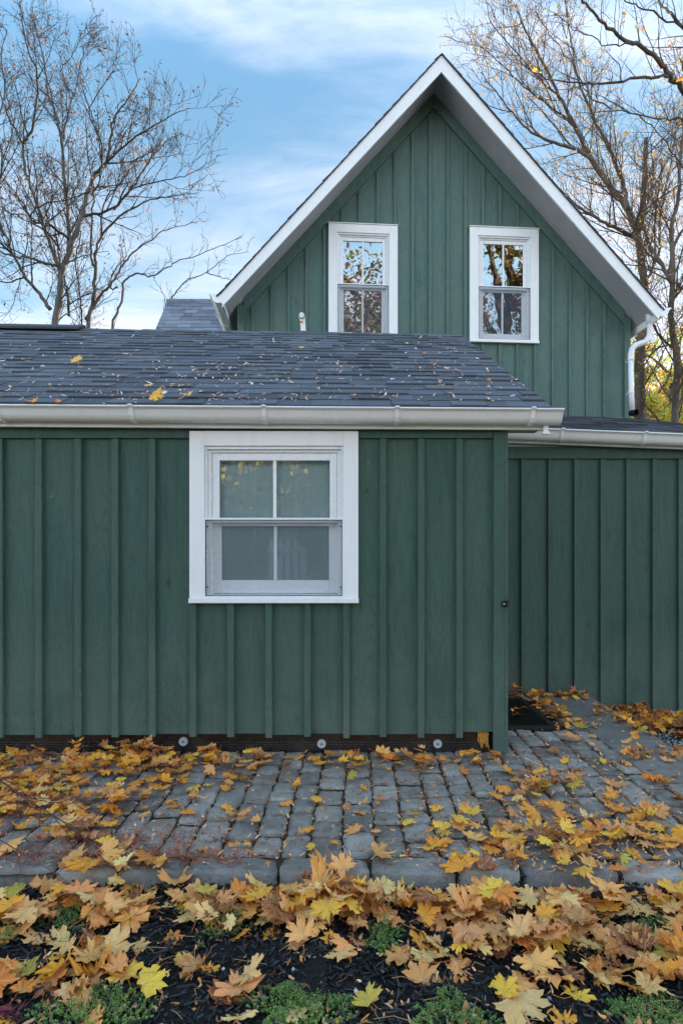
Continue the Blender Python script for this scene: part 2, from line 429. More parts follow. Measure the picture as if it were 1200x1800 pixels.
while x < 3.5:
    wd = rnd.uniform(.106, .140); xc = x + wd/2
    y = kerb_y(xc) + .062 + rnd.uniform(0, .0); first = True
    ymax = 3.42 if xc < .93 else 4.72
    if xc > 1.57: ymax = 2.90
    if first: y += rnd.uniform(0, .01)
    while y < ymax:
        ln = rnd.choice((.115, .135, .15, .165, .18, .205)) * rnd.uniform(.92, 1.08)
        if y == kerb_y(xc) + .062: ln *= rnd.uniform(.5, 1)
        yc = y + ln/2
        wob = .012*sin(yc*2.1 + xc*.6)
        if abs(xc) < 2.2: JOINTS += [(x + wob, y, x + wob, y + ln), (x + wob, y, x + wd + wob, y)]
        if not (xc > .93 and xc < 1.42 and 3.80 < yc < 4.5):
            stone(cob, xc + wob, yc, wd - rnd.uniform(.004, .011), ln - rnd.uniform(.011, .021), rnd.uniform(-.008, .006), .05, 8, .007, rnd.uniform(-.03, .03), s_)
        s_ += 1; y += ln; first = False
    x += wd
o = cob.build('cobble_paving', M['cobble'], smooth=True); tag(o, 'grey worn cobble setts laid in rows between kerb and green wall', kind='structure')
kb = MB(); x = -4.2
while x < 3.4:
    ln = rnd.uniform(.24, .40); xc = x + ln/2
    stone(kb, xc, kerb_y(xc), ln-.014, .115, rnd.uniform(-.004, .006), .12, 9, .008, -.018 + rnd.uniform(-.02, .02), s_); s_ += 1; x += ln
o = kb.build('kerb_edging', M['cobble'], smooth=True); tag(o, kind='structure')
# smooth slab path beside the cobbles
sl = MB(); y = 2.92
for k, ln in enumerate((.62, .58, .57)):
    sl.box(1.585, 1.955 + .01*k, y, y+ln-.006, -.09, .008 - .002*k); y += ln
o = sl.build('stone_slab_path', M['slab'], bevel=.006); tag(o, kind='structure')

# gravel
gv = MB()
for k in range(5200):
    x = rnd.uniform(1.97, 4.2); y = rnd.uniform(3.0, 4.74); r_ = rnd.uniform(.006, .015)
    z = -.165 + rnd.uniform(0, .014); i = len(gv.v)
    pts = [(1,0,0),(0,1,0),(-1,0,0),(0,-1,0),(0,0,.8),(0,0,-.8)]; a = rnd.uniform(0, 6)
    for q in pts:
        qx = q[0]*cos(a)-q[1]*sin(a); qy = q[0]*sin(a)+q[1]*cos(a)
        gv.v.append((x+qx*r_*rnd.uniform(.7, 1.2), y+qy*r_*rnd.uniform(.7, 1.2), z+q[2]*r_*rnd.uniform(.6, 1)))
    gv.f += [tuple(i+k_ for k_ in t) for t in ((0,1,4),(1,2,4),(2,3,4),(3,0,4),(1,0,5),(2,1,5),(3,2,5),(0,3,5))]
o = gv.build('gravel', M['gravel']); tag(o, 'loose grey gravel beside the smooth slab path', kind='stuff', cat='gravel')

# mulch chips
ch = MB()
for k in range(21000):
    x = rnd.uniform(-2.5, 2.5); y = rnd.uniform(1.15, 2.12)
    if abs(x) > .95*y + .1 and rnd.random() < .4: continue
    ln = rnd.uniform(.008, .034)*(1.5 if rnd.random() < .06 else 1); wd = rnd.uniform(.0025, .006); th = rnd.uniform(.0015, .003)
    z = -.06 + .028*mnoise.fractal(Vector((x*5, y*5, 1.7)), 1, 2, 4) + rnd.uniform(-.006, .014)
    Mx = Matrix.Translation((x, y, z)) @ Matrix.Rotation(rnd.uniform(0, pi), 4, 'Z') @ Matrix.Rotation(rnd.gauss(0, .28), 4, 'Y') @ Matrix.Rotation(rnd.uniform(-.7, .7), 4, 'X')
    ch.box(-ln/2, ln/2, -wd/2, wd/2, -th, th, Mx)
o = ch.build('mulch_chips', M['chip']); tag(o, 'shredded black wood mulch', kind='stuff', cat='mulch')
pb = MB()
for k in range(70):
    x = rnd.uniform(-1.3, 1.3); y = rnd.uniform(1.3, 2.0); r_ = rnd.uniform(.003, .006)
    pb.box(-r_, r_, -r_, r_*.7, -r_*.6, r_*.6, Matrix.Translation((x, y, -.045)) @ Matrix.Rotation(rnd.uniform(0, 3), 4, 'Z') @ Matrix.Rotation(rnd.uniform(0, 1), 4, 'X'))
o = pb.build('small_pebbles', M['gravel'], bevel=.0015); tag(o, 'tiny pale pebbles among the mulch', kind='stuff', cat='pebbles')

# ================================================================== HOUSE
house = empty('house', 'dark green board and batten house with white trim, steep gable and low shingled wings', 'house')

# ---- low front wing --------------------------------------------------
WY = 3.33
def px2x(px, Y): return (px - PX0)*Y/FPX
eave_t = lambda X: (1.2 - X)*.006
bat = [-5.20+.2235*k for k in range(0)]
batten_px = [673, 740, 805.5, 270, 205.5, 139.5, 71, 3]
lowpx = [340, 406, 473, 540.5, 608]
allc = sorted([px2x(p, WY) for p in batten_px + lowpx])
while allc[0] > -5.0: allc.insert(0, allc[0]-.222)
wall = MB(); WX0, WX1, WZT, WZB, WS = px2x(352, WY), px2x(612, WY), EYE+.190*WY, EYE-.085*WY, None
hole_x0, hole_x1, hole_z0, hole_z1 = px2x(346, WY), px2x(618, WY), EYE-(1052-PY0)*WY/FPX, EYE-(768-PY0)*WY/FPX
edges = allc + [.90]
prevx = -5.1
for k, e in enumerate(edges):
    x0, x1 = prevx+.002, e-.002; y0 = WY + rnd.uniform(0, .004); zb = .114 + rnd.uniform(-.004, .004)
    if e == .90: zb = .128
    zt = 1.96
    if x1 < hole_x0 or x0 > hole_x1: wall.box(x0, x1, y0, y0+.02, zb, zt)
    else:
        wall.box(x0, x1, y0, y0+.02, zb, hole_z0)
        wall.box(x0, x1, y0, y0+.02, hole_z1, zt)
        if x0 < hole_x0: wall.box(x0, hole_x0, y0+.0005, y0+.0205, hole_z0, hole_z1)
        if x1 > hole_x1: wall.box(hole_x1, x1, y0+.0005, y0+.0205, hole_z0, hole_z1)
    prevx = e
twx0, twx1 = px2x(333, WY-.03), px2x(629.5, WY-.03)
for c_ in allc:
    jit = rnd.uniform(-.003, .003); zb = .104 + rnd.uniform(-.005, .005); top = 1.842
    inw = twx0 - .01 < c_ < twx1 + .01
    hw = .0185
    if inw: top = EYE-(1061-PY0)*WY/FPX
    wall.box(c_-hw+jit, c_+hw+jit, WY-.023, WY-.0005, zb, top)
wall.build('wall', M['siding'], house, bevel=.0016)
fz = MB(); fz.box(-5.1, twx0-.003, WY-.018, WY-.0007, 1.846, 1.94); fz.box(twx1+.003, .848, WY-.018, WY-.0007, 1.846, 1.94)
fz.build('frieze_board', M['siding'], house, bevel=.0015)
cbd = MB(); cbd.box(.850, .912, WY-.024, WY-.001, .012, 1.884); cbd.build('corner_board', M['siding'], house, bevel=.002); cbd = MB(); cbd.box(.9125, .934, WY-.0225, WY+.12, .010, 1.884)
cbd.build('corner_board', M['siding'], house, bevel=.002)
# side wall of the front wing (turned away from the street)
sw = MB()
def shed_z(Y, X=1.1): return 2.0 + (Y-3.2)/(5.73-3.2)*(1.35 + (1.146-X)*.0105) + eave_t(X)
ys = 3.455
while ys < 5.7:
    y1 = min(ys+.22, 5.73); i = len(sw.v)
    for xx in (.915, .893): sw.v += [(xx, ys, .02), (xx, y1-.004, .02), (xx, y1-.004, shed_z(y1)-.045), (xx, ys, shed_z(ys)-.045)]
    sw.f += [(i,i+1,i+2,i+3),(i+7,i+6,i+5,i+4),(i,i+4,i+5,i+1),(i+1,i+5,i+6,i+2),(i+2,i+6,i+7,i+3),(i+3,i+7,i+4,i)]
    ys = y1
sw.build('wall', M['siding'], house)
lw = MB(); lw.box(-5.12, -5.09, WY, 6.5, .1, 1.88); lw.build('wall', M['siding'], house)
# dimpled foundation membrane + washers + foam
mem = MB(); nx = 620; x0, x1 = -3.2, .86; pitch = .016
rows = [.002 + .0135*j for j in range(4)]
mem.box(-5.1, .90, 3.372, 3.40, -.05, .17)
for j, z in enumerate(rows[:4]):
    k = 0; xx = x0 + (pitch/2 if j % 2 else 0)
    while xx < x1:
        i = len(mem.v); r_ = .0058
        mem.v.append((xx, 3.372-.0075, z+.012))
        for a in range(6): mem.v.append((xx + r_*cos(a*pi/3), 3.3715, z+.012 + r_*sin(a*pi/3)))
        for a in range(6): mem.v.append((xx + r_*.7*cos(a*pi/3), 3.372-.006, z+.012 + r_*.7*sin(a*pi/3)))
        for a in range(6):
            b = (a+1) % 6; mem.f.append((i+1+a, i+1+b, i+7+b, i+7+a)); mem.f.append((i+7+a, i+7+b, i))
        xx += pitch
m_, T = newmat('dimple_membrane'); c = obc(T)
finish(T, Base_Color=T.mix(T.maprange(T.noise(c, 9, 4, .6), .4, .7), (.012, .010, .010), (.05, .032, .026)), Roughness=.22, Specular_IOR_Level=.9)
memo = mem.build('foundation_membrane', m_, house); memo['label'] = 'black dimpled drainage membrane under the boards'
for px, py in ((322, 1304), (565, 1308), (769, 1308)):
    c_ = at(px, py, 3.36); wsh = MB()
    def ringpts(r_, y): return [(c_.x + r_*cos(a*pi/10), y, c_.z + r_*sin(a*pi/10)) for a in range(20)]
    prof = [(.0255, 3.370), (.0255, 3.360), (.022, 3.356), (.012, 3.357), (.0095, 3.361)]
    i = len(wsh.v)
    for r_, y in prof: wsh.v += ringpts(r_, y)
    for q in range(len(prof)-1):
        for a in range(20):
            b = (a+1) % 20; wsh.f.append((i+q*20+a, i+q*20+b, i+(q+1)*20+b, i+(q+1)*20+a))
    wsh.f.append(tuple(i+(len(prof)-1)*20+a for a in range(20)))
    wo_ = wsh.build('washer', M['washer'], memo, smooth=False)
    sc = MB(); sc.tube([(c_.x, 3.361, c_.z), (c_.x, 3.3545, c_.z)], .0055, 8); sc.build('screw', M['screw'], memo)
fm = MB()
for k in range(11):
    xx = .775 + k*.0055 + rnd.uniform(-.004, .004); zt = .125; ln = rnd.uniform(.03, .11)
    P = [(xx + rnd.uniform(-.004, .004), 3.352 + rnd.uniform(-.004, .006), zt - ln*q/6) for q in range(7)]
    fm.tube(P, [rnd.uniform(.003, .0065) for _ in P[:-1]] + [.002], 6)
fo = fm.build('spray_foam', M['foam'], house, smooth=True); fo['label'] = 'amber dripped spray foam beside the corner board foot'
# latch plate on the corner board
lt = MB(); p_ = at(886, 1061, 3.30)
lt.box(p_.x-.014, p_.x+.020, 3.297, 3.306, p_.z-.020, p_.z+.018); lt.box(p_.x+.004, p_.x+.026, 3.286, 3.297, p_.z-.014, p_.z-.004)
lt.box(p_.x+.010, p_.x+.026, 3.288, 3.297, p_.z+.006, p_.z+.020)
lo = lt.build('latch_plate', M['black'], house, bevel=.003); lo['label'] = 'small black latch keeper on the green corner post'
sc = MB(); sc.tube([(p_.x-.003, 3.298, p_.z-.002), (p_.x-.003, 3.2945, p_.z-.002)], .004, 10); sc.build('screw', M['washer'], lo)

# ---- roof eave of front wing ------------------------------------------
def zt(x): return eave_t(x)
def skewbox(mb, x0, x1, y0, y1, z0, z1, f=zt):
    n = 1
    i = len(mb.v)
    mb.v += [(x0,y0,z0+f(x0)),(x1,y0,z0+f(x1)),(x1,y1,z0+f(x1)),(x0,y1,z0+f(x0)),(x0,y0,z1+f(x0)),(x1,y0,z1+f(x1)),(x1,y1,z1+f(x1)),(x0,y1,z1+f(x0))]
    mb.f += [tuple(i + k for k in q) for q in ((0,3,2,1),(4,5,6,7),(0,1,5,4),(1,2,6,5),(2,3,7,6),(3,0,4,7))]
fa = MB(); skewbox(fa, -5.3, 1.144, 3.268, 3.288, 1.884, 1.985)
fa.build('fascia', M['trim'], house, bevel=.002)
so_ = MB(); skewbox(so_, -5.3, 1.12, 3.289, 3.41, 1.893, 1.900); so_.build('soffit', M['soffit'], house)
rb = MB(); i = 0
rb.prism([(3.27, 1.885), (5.73, 3.20), (5.73, 3.32), (3.27, 1.99)], 1.124, 1.146, lambda p, q, t: (t, p, q))
rb.build('rake_board', M['trim'], house, bevel=.002)
eb = MB(); p_ = at(957, 752, 3.26); eb.box(p_.x-.012, p_.x+.016, 3.245, 3.2665, 1.858, 1.93); eb.box(p_.x-.018, p_.x+.022, 3.240, 3.2665, 1.853, 1.872)
eb.build('gutter_foot', M['gutter'], house, bevel=.003)

GP = [(0, 0), (-.003, -.075), (.008, -.084), (.030, -.089), (.055, -.085), (.078, -.070), (.092, -.048), (.102, -.022), (.112, -.006), (.124, -.003), (.128, .004), (.124, .009)]
def gutter(parent, A, B, outdir, label=None, ends=(True, True), brk=[], scale=1.0, name='gutter', thick=.0025):
    """A,B: back-top line ends on the fascia; outdir: unit vector away from fascia. brk: list of fractions with brackets"""
    A = Vector(A); B = Vector(B); o_ = Vector(outdir)
    def P(t, d_, z): q = A.lerp(B, t) + o_*(d_*scale); return (q.x, q.y, q.z + z*scale)
    mb = MB(); n = len(GP); N = 24
    inner = [(d_ - .0035*(1 if d_ > .05 else -1 if z > -.08 else 0), z + (.0035 if z < -.06 else 0)) for d_, z in GP]
    for arr in (GP, inner):
        for k in range(N+1):
            for d_, z in arr: mb.v.append(P(k/N, d_, z))
    for s2 in (0, 1):
        b0 = s2*n*(N+1)
        for k in range(N):
            for j in range(n-1):
                q = (b0+k*n+j, b0+k*n+j+1, b0+(k+1)*n+j+1, b0+(k+1)*n+j); mb.f.append(q if s2 else q[::-1])
    g = mb.build(name, M['gutter'], parent, smooth=True)
    if label: g['label'] = label
    for e, t in zip(ends, (0, 1)):
        if not e: continue
        s_ = MB(); dt = .003/(B-A).length*(1 if t else -1)
        prof = [(d_*1.03-.001, z*1.03) for d_, z in GP]
        s_.prism(prof, t, t+dt, lambda p, q, tt: P(tt, p, q)); s_.build('end_cap', M['gutter'], g, bevel=.001)
    for f in brk:
        s_ = MB(); L_ = (B-A).length; hw = .0135/L_
        outer = [(d_ + .004*(1 if d_ > .03 else 0), z - .004*(1 if d_ < .1 and z < -.02 else -1 if d_ > .11 else 0)) for d_, z in GP[1:]]
        def band(h, off):
            prof = outer
            i = len(s_.v)
            for tt in (f-h, f+h):
                for d_, z in prof:
                    c0 = (.05, -.03); v_ = Vector((d_-c0[0], z-c0[1])); v_.normalize()
                    s_.v.append(P(tt, d_ + v_.x*off, z + v_.y*off))
            for tt in (f-h, f+h):
                for d_, z in prof: s_.v.append(P(tt, d_ - .003 if d_ > .05 else d_, z + (.003 if z < -.04 else 0)))
            m_ = len(prof)
            for j in range(m_-1):
                s_.f.append((i+j, i+j+1, i+m_+j+1, i+m_+j))
                s_.f.append((i+j, i+j+1, i+2*m_+j+1, i+2*m_+j)); s_.f.append((i+m_+j, i+m_+j+1, i+3*m_+j+1, i+3*m_+j))
        band(hw, .0025); band(hw*.5, .006)
        s_.build('gutter_bracket', M['gutter'], g)
    return g
gA = (-5.3, 3.266, 1.984 + zt(-5.3)); gB = (1.203, 3.266, 1.982 + zt(1.203)-.006)
Lg = gB[0]-gA[0]
gutter(house, gA, gB, (0, -1, 0), 'long white gutter along the low front eave above the window', (True, True),
       [((px2x(p, 3.16)) - gA[0])/Lg for p in (228, 463, 698, 938, -10, -250, -490)], .83)

# ---- shingles ----------------------------------------------------------
def shingle_field(mb, surf, ulen, vlen, expo=.143, wmin=.12, wmax=.30, seedr=None, h=(.005, .010), over=.03, uclip=None):
    """surf(u,v)->(point, normal); u along eave, v up-slope (metres). rows of separate tabs"""
    r = seedr or rnd; v = 0.0; row = 0
    while v < vlen:
        u = -r.uniform(0, .2); v1 = min(v + expo + over, vlen)
        lo_ = 0.0; hi_ = ulen
        while u < hi_:
            wd = r.uniform(wmin, wmax); a = max(u, lo_); b = min(u+wd, hi_)
            if b - a > .01:
                thick = h[1] if r.random() < .5 else h[0]
                j = r.uniform(-.002, .002)
                i = len(mb.v); e0 = .002
                for (uu, vv, hh) in ((a, v+j, -.004), (b-e0, v+j, -.004), (b-e0, v1, -.006), (a, v1, -.006), (a, v+j, thick), (b-e0, v+j, thick), (b-e0, v1, .0005), (a, v1, .0005)):
                    p, n_ = surf(uu, vv); q = p + n_*hh; mb.v.append((q.x, q.y, q.z))
                mb.f += [tuple(i+k for k in q) for q in ((4,5,6,7),(0,1,5,4),(1,2,6,5),(3,0,4,7),(2,3,7,6),(0,3,2,1))]
            u += wd
        v += expo; row += 1
def bilinear(A, B, Cc, D):
    """A,B eave left/right; D,C top left/right"""
    A, B, Cc, D = map(Vector, (A, B, Cc, D)); nrm = (B-A).cross(D-A).normalized(); L = (B-A).length; H = (D-A).length
    def f(u, v):
        s_ = u/L; t = v/H; return A.lerp(B, s_).lerp(D.lerp(Cc, s_), t), nrm
    return f, L, H
RX0 = -5.35; RX1 = 1.152; EY = 3.205
rA = (RX0, EY, 2.0+zt(RX0)); rB = (RX1, EY, 2.0+zt(RX1)-.004); rC = (RX1, 5.73, 3.35); rD = (RX0, 5.73, 3.35+.0105*(RX1-RX0)+zt(RX0))
f_, L_, H_ = bilinear(rA, rB, rC, rD)
shm = MB(); shingle_field(shm, f_, L_, H_, .138, .11, .27, h=(.006, .0135))
# deck below the shingles + rear slope
def deck(A, B, C2, D, th=.03): 
    shm2 = MB(); i = 0
    pts = [Vector(q) for q in (A, B, C2, D)]
    shm2.v = [tuple(q - Vector((0, 0, .006))) for q in pts] + [tuple(q - Vector((0, 0, .006+th))) for q in pts]
    shm2.f = [(0,1,2,3),(7,6,5,4),(0,4,5,1),(1,5,6,2),(2,6,7,3),(3,7,4,0)]; return shm2
rf = shm.build('roof', M['shingle'], house); rf['label'] = 'slate blue shingled roof of the low front wing littered with dry leaf bits'
deck(rA, rB, rC, rD).build('roof_deck', M['shingle_edge'], rf)
bk = deck(rD, rC, (RX1, 6.62, 2.95), (RX0, 6.62, 3.0)); bk.build('rear_slope', M['shingle'], rf)
# ridge caps
rc = MB(); xx = RX0; kk = 0
Dv, Cv = Vector(rD), Vector(rC)
while xx < RX1 - .01:
    wd = min(.30, RX1 - xx); t0 = (xx-RX0)/(RX1-RX0); t1 = (xx+wd+.02-RX0)/(RX1-RX0)
    t1 = min(t1, 1.0)
    a = Dv.lerp(Cv, t0); b = Dv.lerp(Cv, t1); lift = .012 + rnd.uniform(0, .004)
    for sgn in (-1, 1):
        dv = Vector((0, sgn*.11, -.11*.53))
        i = len(rc.v); rc.v += [tuple(a+Vector((0,0,lift))), tuple(b+Vector((0,0,lift-.008))), tuple(b+dv+Vector((0,0,lift-.008))), tuple(a+dv+Vector((0,0,lift))),
                                tuple(a+Vector((0,0,-.004))), tuple(b+Vector((0,0,-.004))), tuple(b+dv+Vector((0,0,-.004))), tuple(a+dv+Vector((0,0,-.004)))]
        rc.f += [tuple(i+k for k in q) for q in ((0,1,2,3),(3,2,6,7),(0,3,7,4),(1,5,6,2),(7,6,5,4))]
    xx += wd
rc.build('ridge_cap', M['shingle'], rf)
rv = MB(); xe = px2x(150, 5.73); e = Dv.lerp(Cv, (xe-RX0)/(RX1-RX0))
for sgn in (-1, 1):
    rv.prism([(0, .045), (sgn*.17, .045-.17*.5), (sgn*.17, .02-.17*.5), (0, .012)] if sgn > 0 else [(0, .012), (sgn*.17, .02-.17*.5), (sgn*.17, .045-.17*.5), (0, .045)],
             0, 1, lambda p, q, t: (RX0 + (e.x-RX0)*t, 5.73+p, (Dv.z + (e.z-Dv.z)*t) + q))
rvo = rv.build('ridge_vent', M['shingle_edge'], rf, bevel=.004); rvo['label'] = 'raised dark ridge vent at the left end of the low roof'

# vent pipe
vp = MB(); b = at(533, 584, 5.80); t_ = at(530.5, 556, 5.80)
vp.tube([(b.x, 5.82, b.z-.25), (b.x, 5.82, b.z), (t_.x+.004, 5.82, t_.z-.012)], [.026, .026, .026], 20)
vpo = vp.build('vent_pipe', M['pvc'], house, smooth=False); vpo['label'] = 'white plastic vent pipe rising behind the low roof ridge'
cp = MB(); cp.tube([(t_.x, 5.86, t_.z+.004), (t_.x, 5.80, t_.z+.002), (t_.x, 5.765, t_.z)], [.031, .031, .031], 22, cap=False)
cp.tube([(t_.x, 5.765, t_.z), (t_.x, 5.80, t_.z+.002)], [.026, .026], 22, cap=True)
cp.build('elbow', M['pvc'], vpo)
op = MB(); op.box(t_.x-.018, t_.x+.010, 5.789, 5.7935, t_.z-.070, t_.z-.050); op.build('primer_mark', M['orange'], vpo)
bt = MB(); bt.tube([(b.x, 5.82, b.z-.02), (b.x, 5.82, b.z+.012)], [.06, .03], 18); bt.build('pipe_boot', M['black'], vpo)

# ---- windows --------------------------------------------------------------
def frame_boxes(mb, Mx, x0, x1, z0, z1, wl, wr, wb, wt_, y0, y1):
    """rectangular frame in local coords: stiles run full height, rails butt between"""
    mb.box(x0, x0+wl, y0, y1, z0, z1, Mx); mb.box(x1-wr, x1, y0, y1, z0, z1, Mx)
    if wt_: mb.box(x0+wl, x1-wr, y0+.0004, y1, z1-wt_, z1, Mx)
    if wb: mb.box(x0+wl, x1-wr, y0+.0004, y1, z0, z0+wb, Mx)
def build_window(Mx, wd, ht, trim, glassmat, label, shade=False, sill=True, screen=True, up=False):
    """local: x across (0..wd), y depth (0 = wall face, negative towards street), z up (0..ht)"""
    win = MB()
    sl_ = .030 if sill else 0
    frame_boxes(win, Mx, 0, wd, sl_, ht, trim, trim, trim*.0 + .006, trim, -.032, .0)
    wo_ = win.build('window', M['trim'], house, bevel=.0025); wo_['label'] = label
    if sill:
        s_ = MB(); s_.box(-.002, wd+.002, -.046, 0, 0, sl_-.0005, Mx); s_.build('sill', M['trim'], wo_, bevel=.003)
    if up:
        s_ = MB(); s_.box(-.008, wd+.008, -.042, .0, ht+.0005, ht+.010, Mx); s_.build('drip_cap', M['trim'], wo_, bevel=.002)
    x0, x1, z0, z1 = trim+.0005, wd-trim-.0005, sl_+.0065, ht-trim-.0005
    jf = MB(); jw = .036
    frame_boxes(jf, Mx, x0, x1, z0, z1, jw*.38, jw*.38, .006, jw*.5, -.020, .055)
    frame_boxes(jf, Mx, x0+jw*.38+.0004, x1-jw*.38-.0004, z0+.0064, z1-jw*.5-.0004, jw*.6, jw*.6, .004, jw*.45, -.004, .056)
    jf.build('frame', M['vinyl'], wo_, bevel=.002)
    ix0, ix1 = x0+jw+.001, x1-jw-.001; iz0, iz1 = z0+.014, z1-jw*.95-.001
    mid = (iz0+iz1)/2 + .003
    st = .042 if not up else .038
    us = MB(); frame_boxes(us, Mx, ix0, ix1, mid, iz1, st, st, .030, .044, .006, .034)
    uo = us.build('upper_sash', M['vinyl'], wo_, bevel=.003)
    mu = MB(); cx_ = (ix0+ix1)/2; mu.box(cx_-.0095, cx_+.0095, .010, .030, mid+.0305, iz1-.0445, Mx); mu.build('muntin', M['vinyl'], uo, bevel=.003)
    gl = MB(); gl.box(ix0+st-.004, ix1-st+.004, .018, .022, mid+.027, iz1-.041, Mx); gl.build('pane', glassmat, uo)
    ls = MB(); frame_boxes(ls, Mx, ix0-.012, ix1+.012, iz0, mid+.012, st+.018, st+.018, .078, .030, .036, .060)
    lo_ = ls.build('lower_sash', M['vinyl'], wo_, bevel=.003)
    mu = MB(); mu.box(cx_-.0095, cx_+.0095, .040, .056, iz0+.0785, mid-.0185, Mx); mu.build('muntin', M['vinyl'], lo_, bevel=.003)
    gl = MB(); gl.box(ix0+st+.002, ix1-st-.002, .047, .051, iz0+.074, mid-.014, Mx); gl.build('pane', glassmat, lo_)
    # screen frame standing proud of the lower sash
    sf = MB(); frame_boxes(sf, Mx, x0-.004, x1+.004, z0-.006, mid+.028, .010, .010, .010, .012, -.0345, -.0205)
    sfo = sf.build('screen_frame', M['vinyl'], wo_, bevel=.0015)
    gk = MB(); frame_boxes(gk, Mx, x0+.0062, x1-.0062, z0+.0042, mid+.0158, .0032, .0032, .0032, .0034, -.0325, -.0215); gk.build('gasket', M['gasket'], sfo)
    scn_ = MB(); scn_.box(x0+.0096, x1-.0096, -.026, -.0255, z0+.0076, mid+.0122, Mx); scn_.build('insect_screen', M['screen'], sfo)
    for sx in (x0+.016, x1-.016):
        for sz in (z0+.055, mid-.022):
            t_ = MB(); t_.box(sx-.005, sx+.005, -.0245, -.0215, sz-.0035, sz+.0035, Mx); t_.build('screen_clip', M['black'], sfo)
    # room behind
    rm = MB(); d0 = .14 if shade else 1.2
    if shade:
        rm.box(ix0-.03, ix1+.03, .0625, .0655, iz0-.02, iz1+.02, Mx); ro = rm.build('window_shade', M['shade'], wo_)
    else:
        a0, a1, b0, b1 = ix0-.02, ix1+.02, iz0-.02, iz1+.02; e_ = .4
        q = lambda x, y, z: tuple(Mx @ Vector((x, y, z)))
        rm.quad(q(a0-e_, d0, b0-e_), q(a1+e_, d0, b0-e_), q(a1+e_, d0, b1+e_), q(a0-e_, d0, b1+e_))
        for (p1, p2, p3, p4) in (((a0,b0),(a1,b0),(a1+e_,b0-e_),(a0-e_,b0-e_)), ((a0,b1),(a1,b1),(a1+e_,b1+e_),(a0-e_,b1+e_)), ((a0,b0),(a0,b1),(a0-e_,b1+e_),(a0-e_,b0-e_)), ((a1,b0),(a1,b1),(a1+e_,b1+e_),(a1+e_,b0-e_))):
            rm.quad(q(p1[0], .065, p1[1]), q(p2[0], .065, p2[1]), q(p3[0], d0, p3[1]), q(p4[0], d0, p4[1]))
        rm.build('room_interior', M['room'], wo_)
    return wo_
zb_ = EYE-(1060-PY0)*3.30/FPX; zt_ = EYE-(757.5-PY0)*3.30/FPX
build_window(Matrix.Translation((twx0, WY, zb_)), twx1-twx0, zt_-zb_, .086, M['glass'], 'wide white sash window in the low front wall with pale shade behind it', shade=True)

# ---- gable block ------------------------------------------------------------
GO = Vector((1.07, 6.68, 0)); GU = Vector((.99742, .0718, 0)); GV = Vector((-.0718, .99742, 0))
GM = Matrix(((GU.x, GV.x, 0, GO.x), (GU.y, GV.y, 0, GO.y), (0, 0, 1, 0), (0, 0, 0, 1)))
def G(u, v, z): q = GO + GU*u + GV*v; return (q.x, q.y, z)
HW = 2.31; UP = -.06
def zs(u): return 6.535 - (6.535-4.010)*abs(u-UP)/(HW - UP*(1 if u > UP else -1))
def upx(px):   # u of a pixel column on the gable plane
    k = (px-PX0)/FPX; # GO.x+GU.x u = k*(GO.y+GU.y u)
    return (k*GO.y - GO.x)/(GU.x - k*GU.y)
def zpx(px, py): u = upx(px); return EYE - (py-PY0)*(GO.y+GU.y*u)/FPX
gb = [upx(p) for p in (445, 478, 508, 539, 570, 601, 632, 663.5, 694, 724.5, 755, 786, 817, 847.5, 877.5, 908, 939, 970, 1000, 1030, 1060)]
holes = []
for (a, b, tp) in ((577, 698, 395), (824, 944.5, 401)):
    u0, u1 = upx(a), upx(b); zt2 = zpx((a+b)/2, tp+2); holes.append((u0, u1, zt2-1.355, zt2))
gw = MB(); prev = -HW; ZB = 2.78
def gboard(mb, u0, u1, v0, v1, z0, z1=None, drop=.02):
    cuts = [u0] + ([UP] if u0 < UP < u1 else []) + [u1]
    top = [(u, min(z1, zs(u)-drop) if z1 is not None else zs(u)-drop) for u in cuts]
    poly = [(u0, z0), (u1, z0)] + top[::-1]
    mb.prism(poly, v0, v1, lambda p, q, t: G(p, t, q))
for e_ in gb + [HW]:
    u0, u1 = prev+.0015, e_-.0015; v0 = rnd.uniform(0, .004)
    segs = [(u0, u1, ZB, None)]
    for (a, b, z0, z1) in holes:
        a += .04; b -= .04; z0 += .05; z1 -= .05; new = []
        for (p, q, lo_, hi_) in segs:
            if q <= a or p >= b: new.append((p, q, lo_, hi_)); continue
            if p < a: new.append((p, a, lo_, hi_))
            if q > b: new.append((b, q, lo_, hi_))
            pp, qq = max(p, a), min(q, b); new.append((pp, qq, lo_, z0)); new.append((pp, qq, z1, hi_))
        segs = new
    for (p, q, lo_, hi_) in segs: gboard(gw, p, q, v0, v0+.02, lo_, hi_, .03)
    prev = e_
for c_ in gb:
    hw = .0165; lo_, hi_ = ZB, None
    ins = [h for h in holes if h[0]-.015 < c_ < h[1]+.015]
    if ins: gboard(gw, c_-hw, c_+hw, -.019, -.0005, ZB, ins[0][2]-.002, .15); gboard(gw, c_-hw, c_+hw, -.019, -.0005, ins[0][3]+.012, None, .20)
    else: gboard(gw, c_-hw, c_+hw, -.019, -.0005, ZB, None, .20)
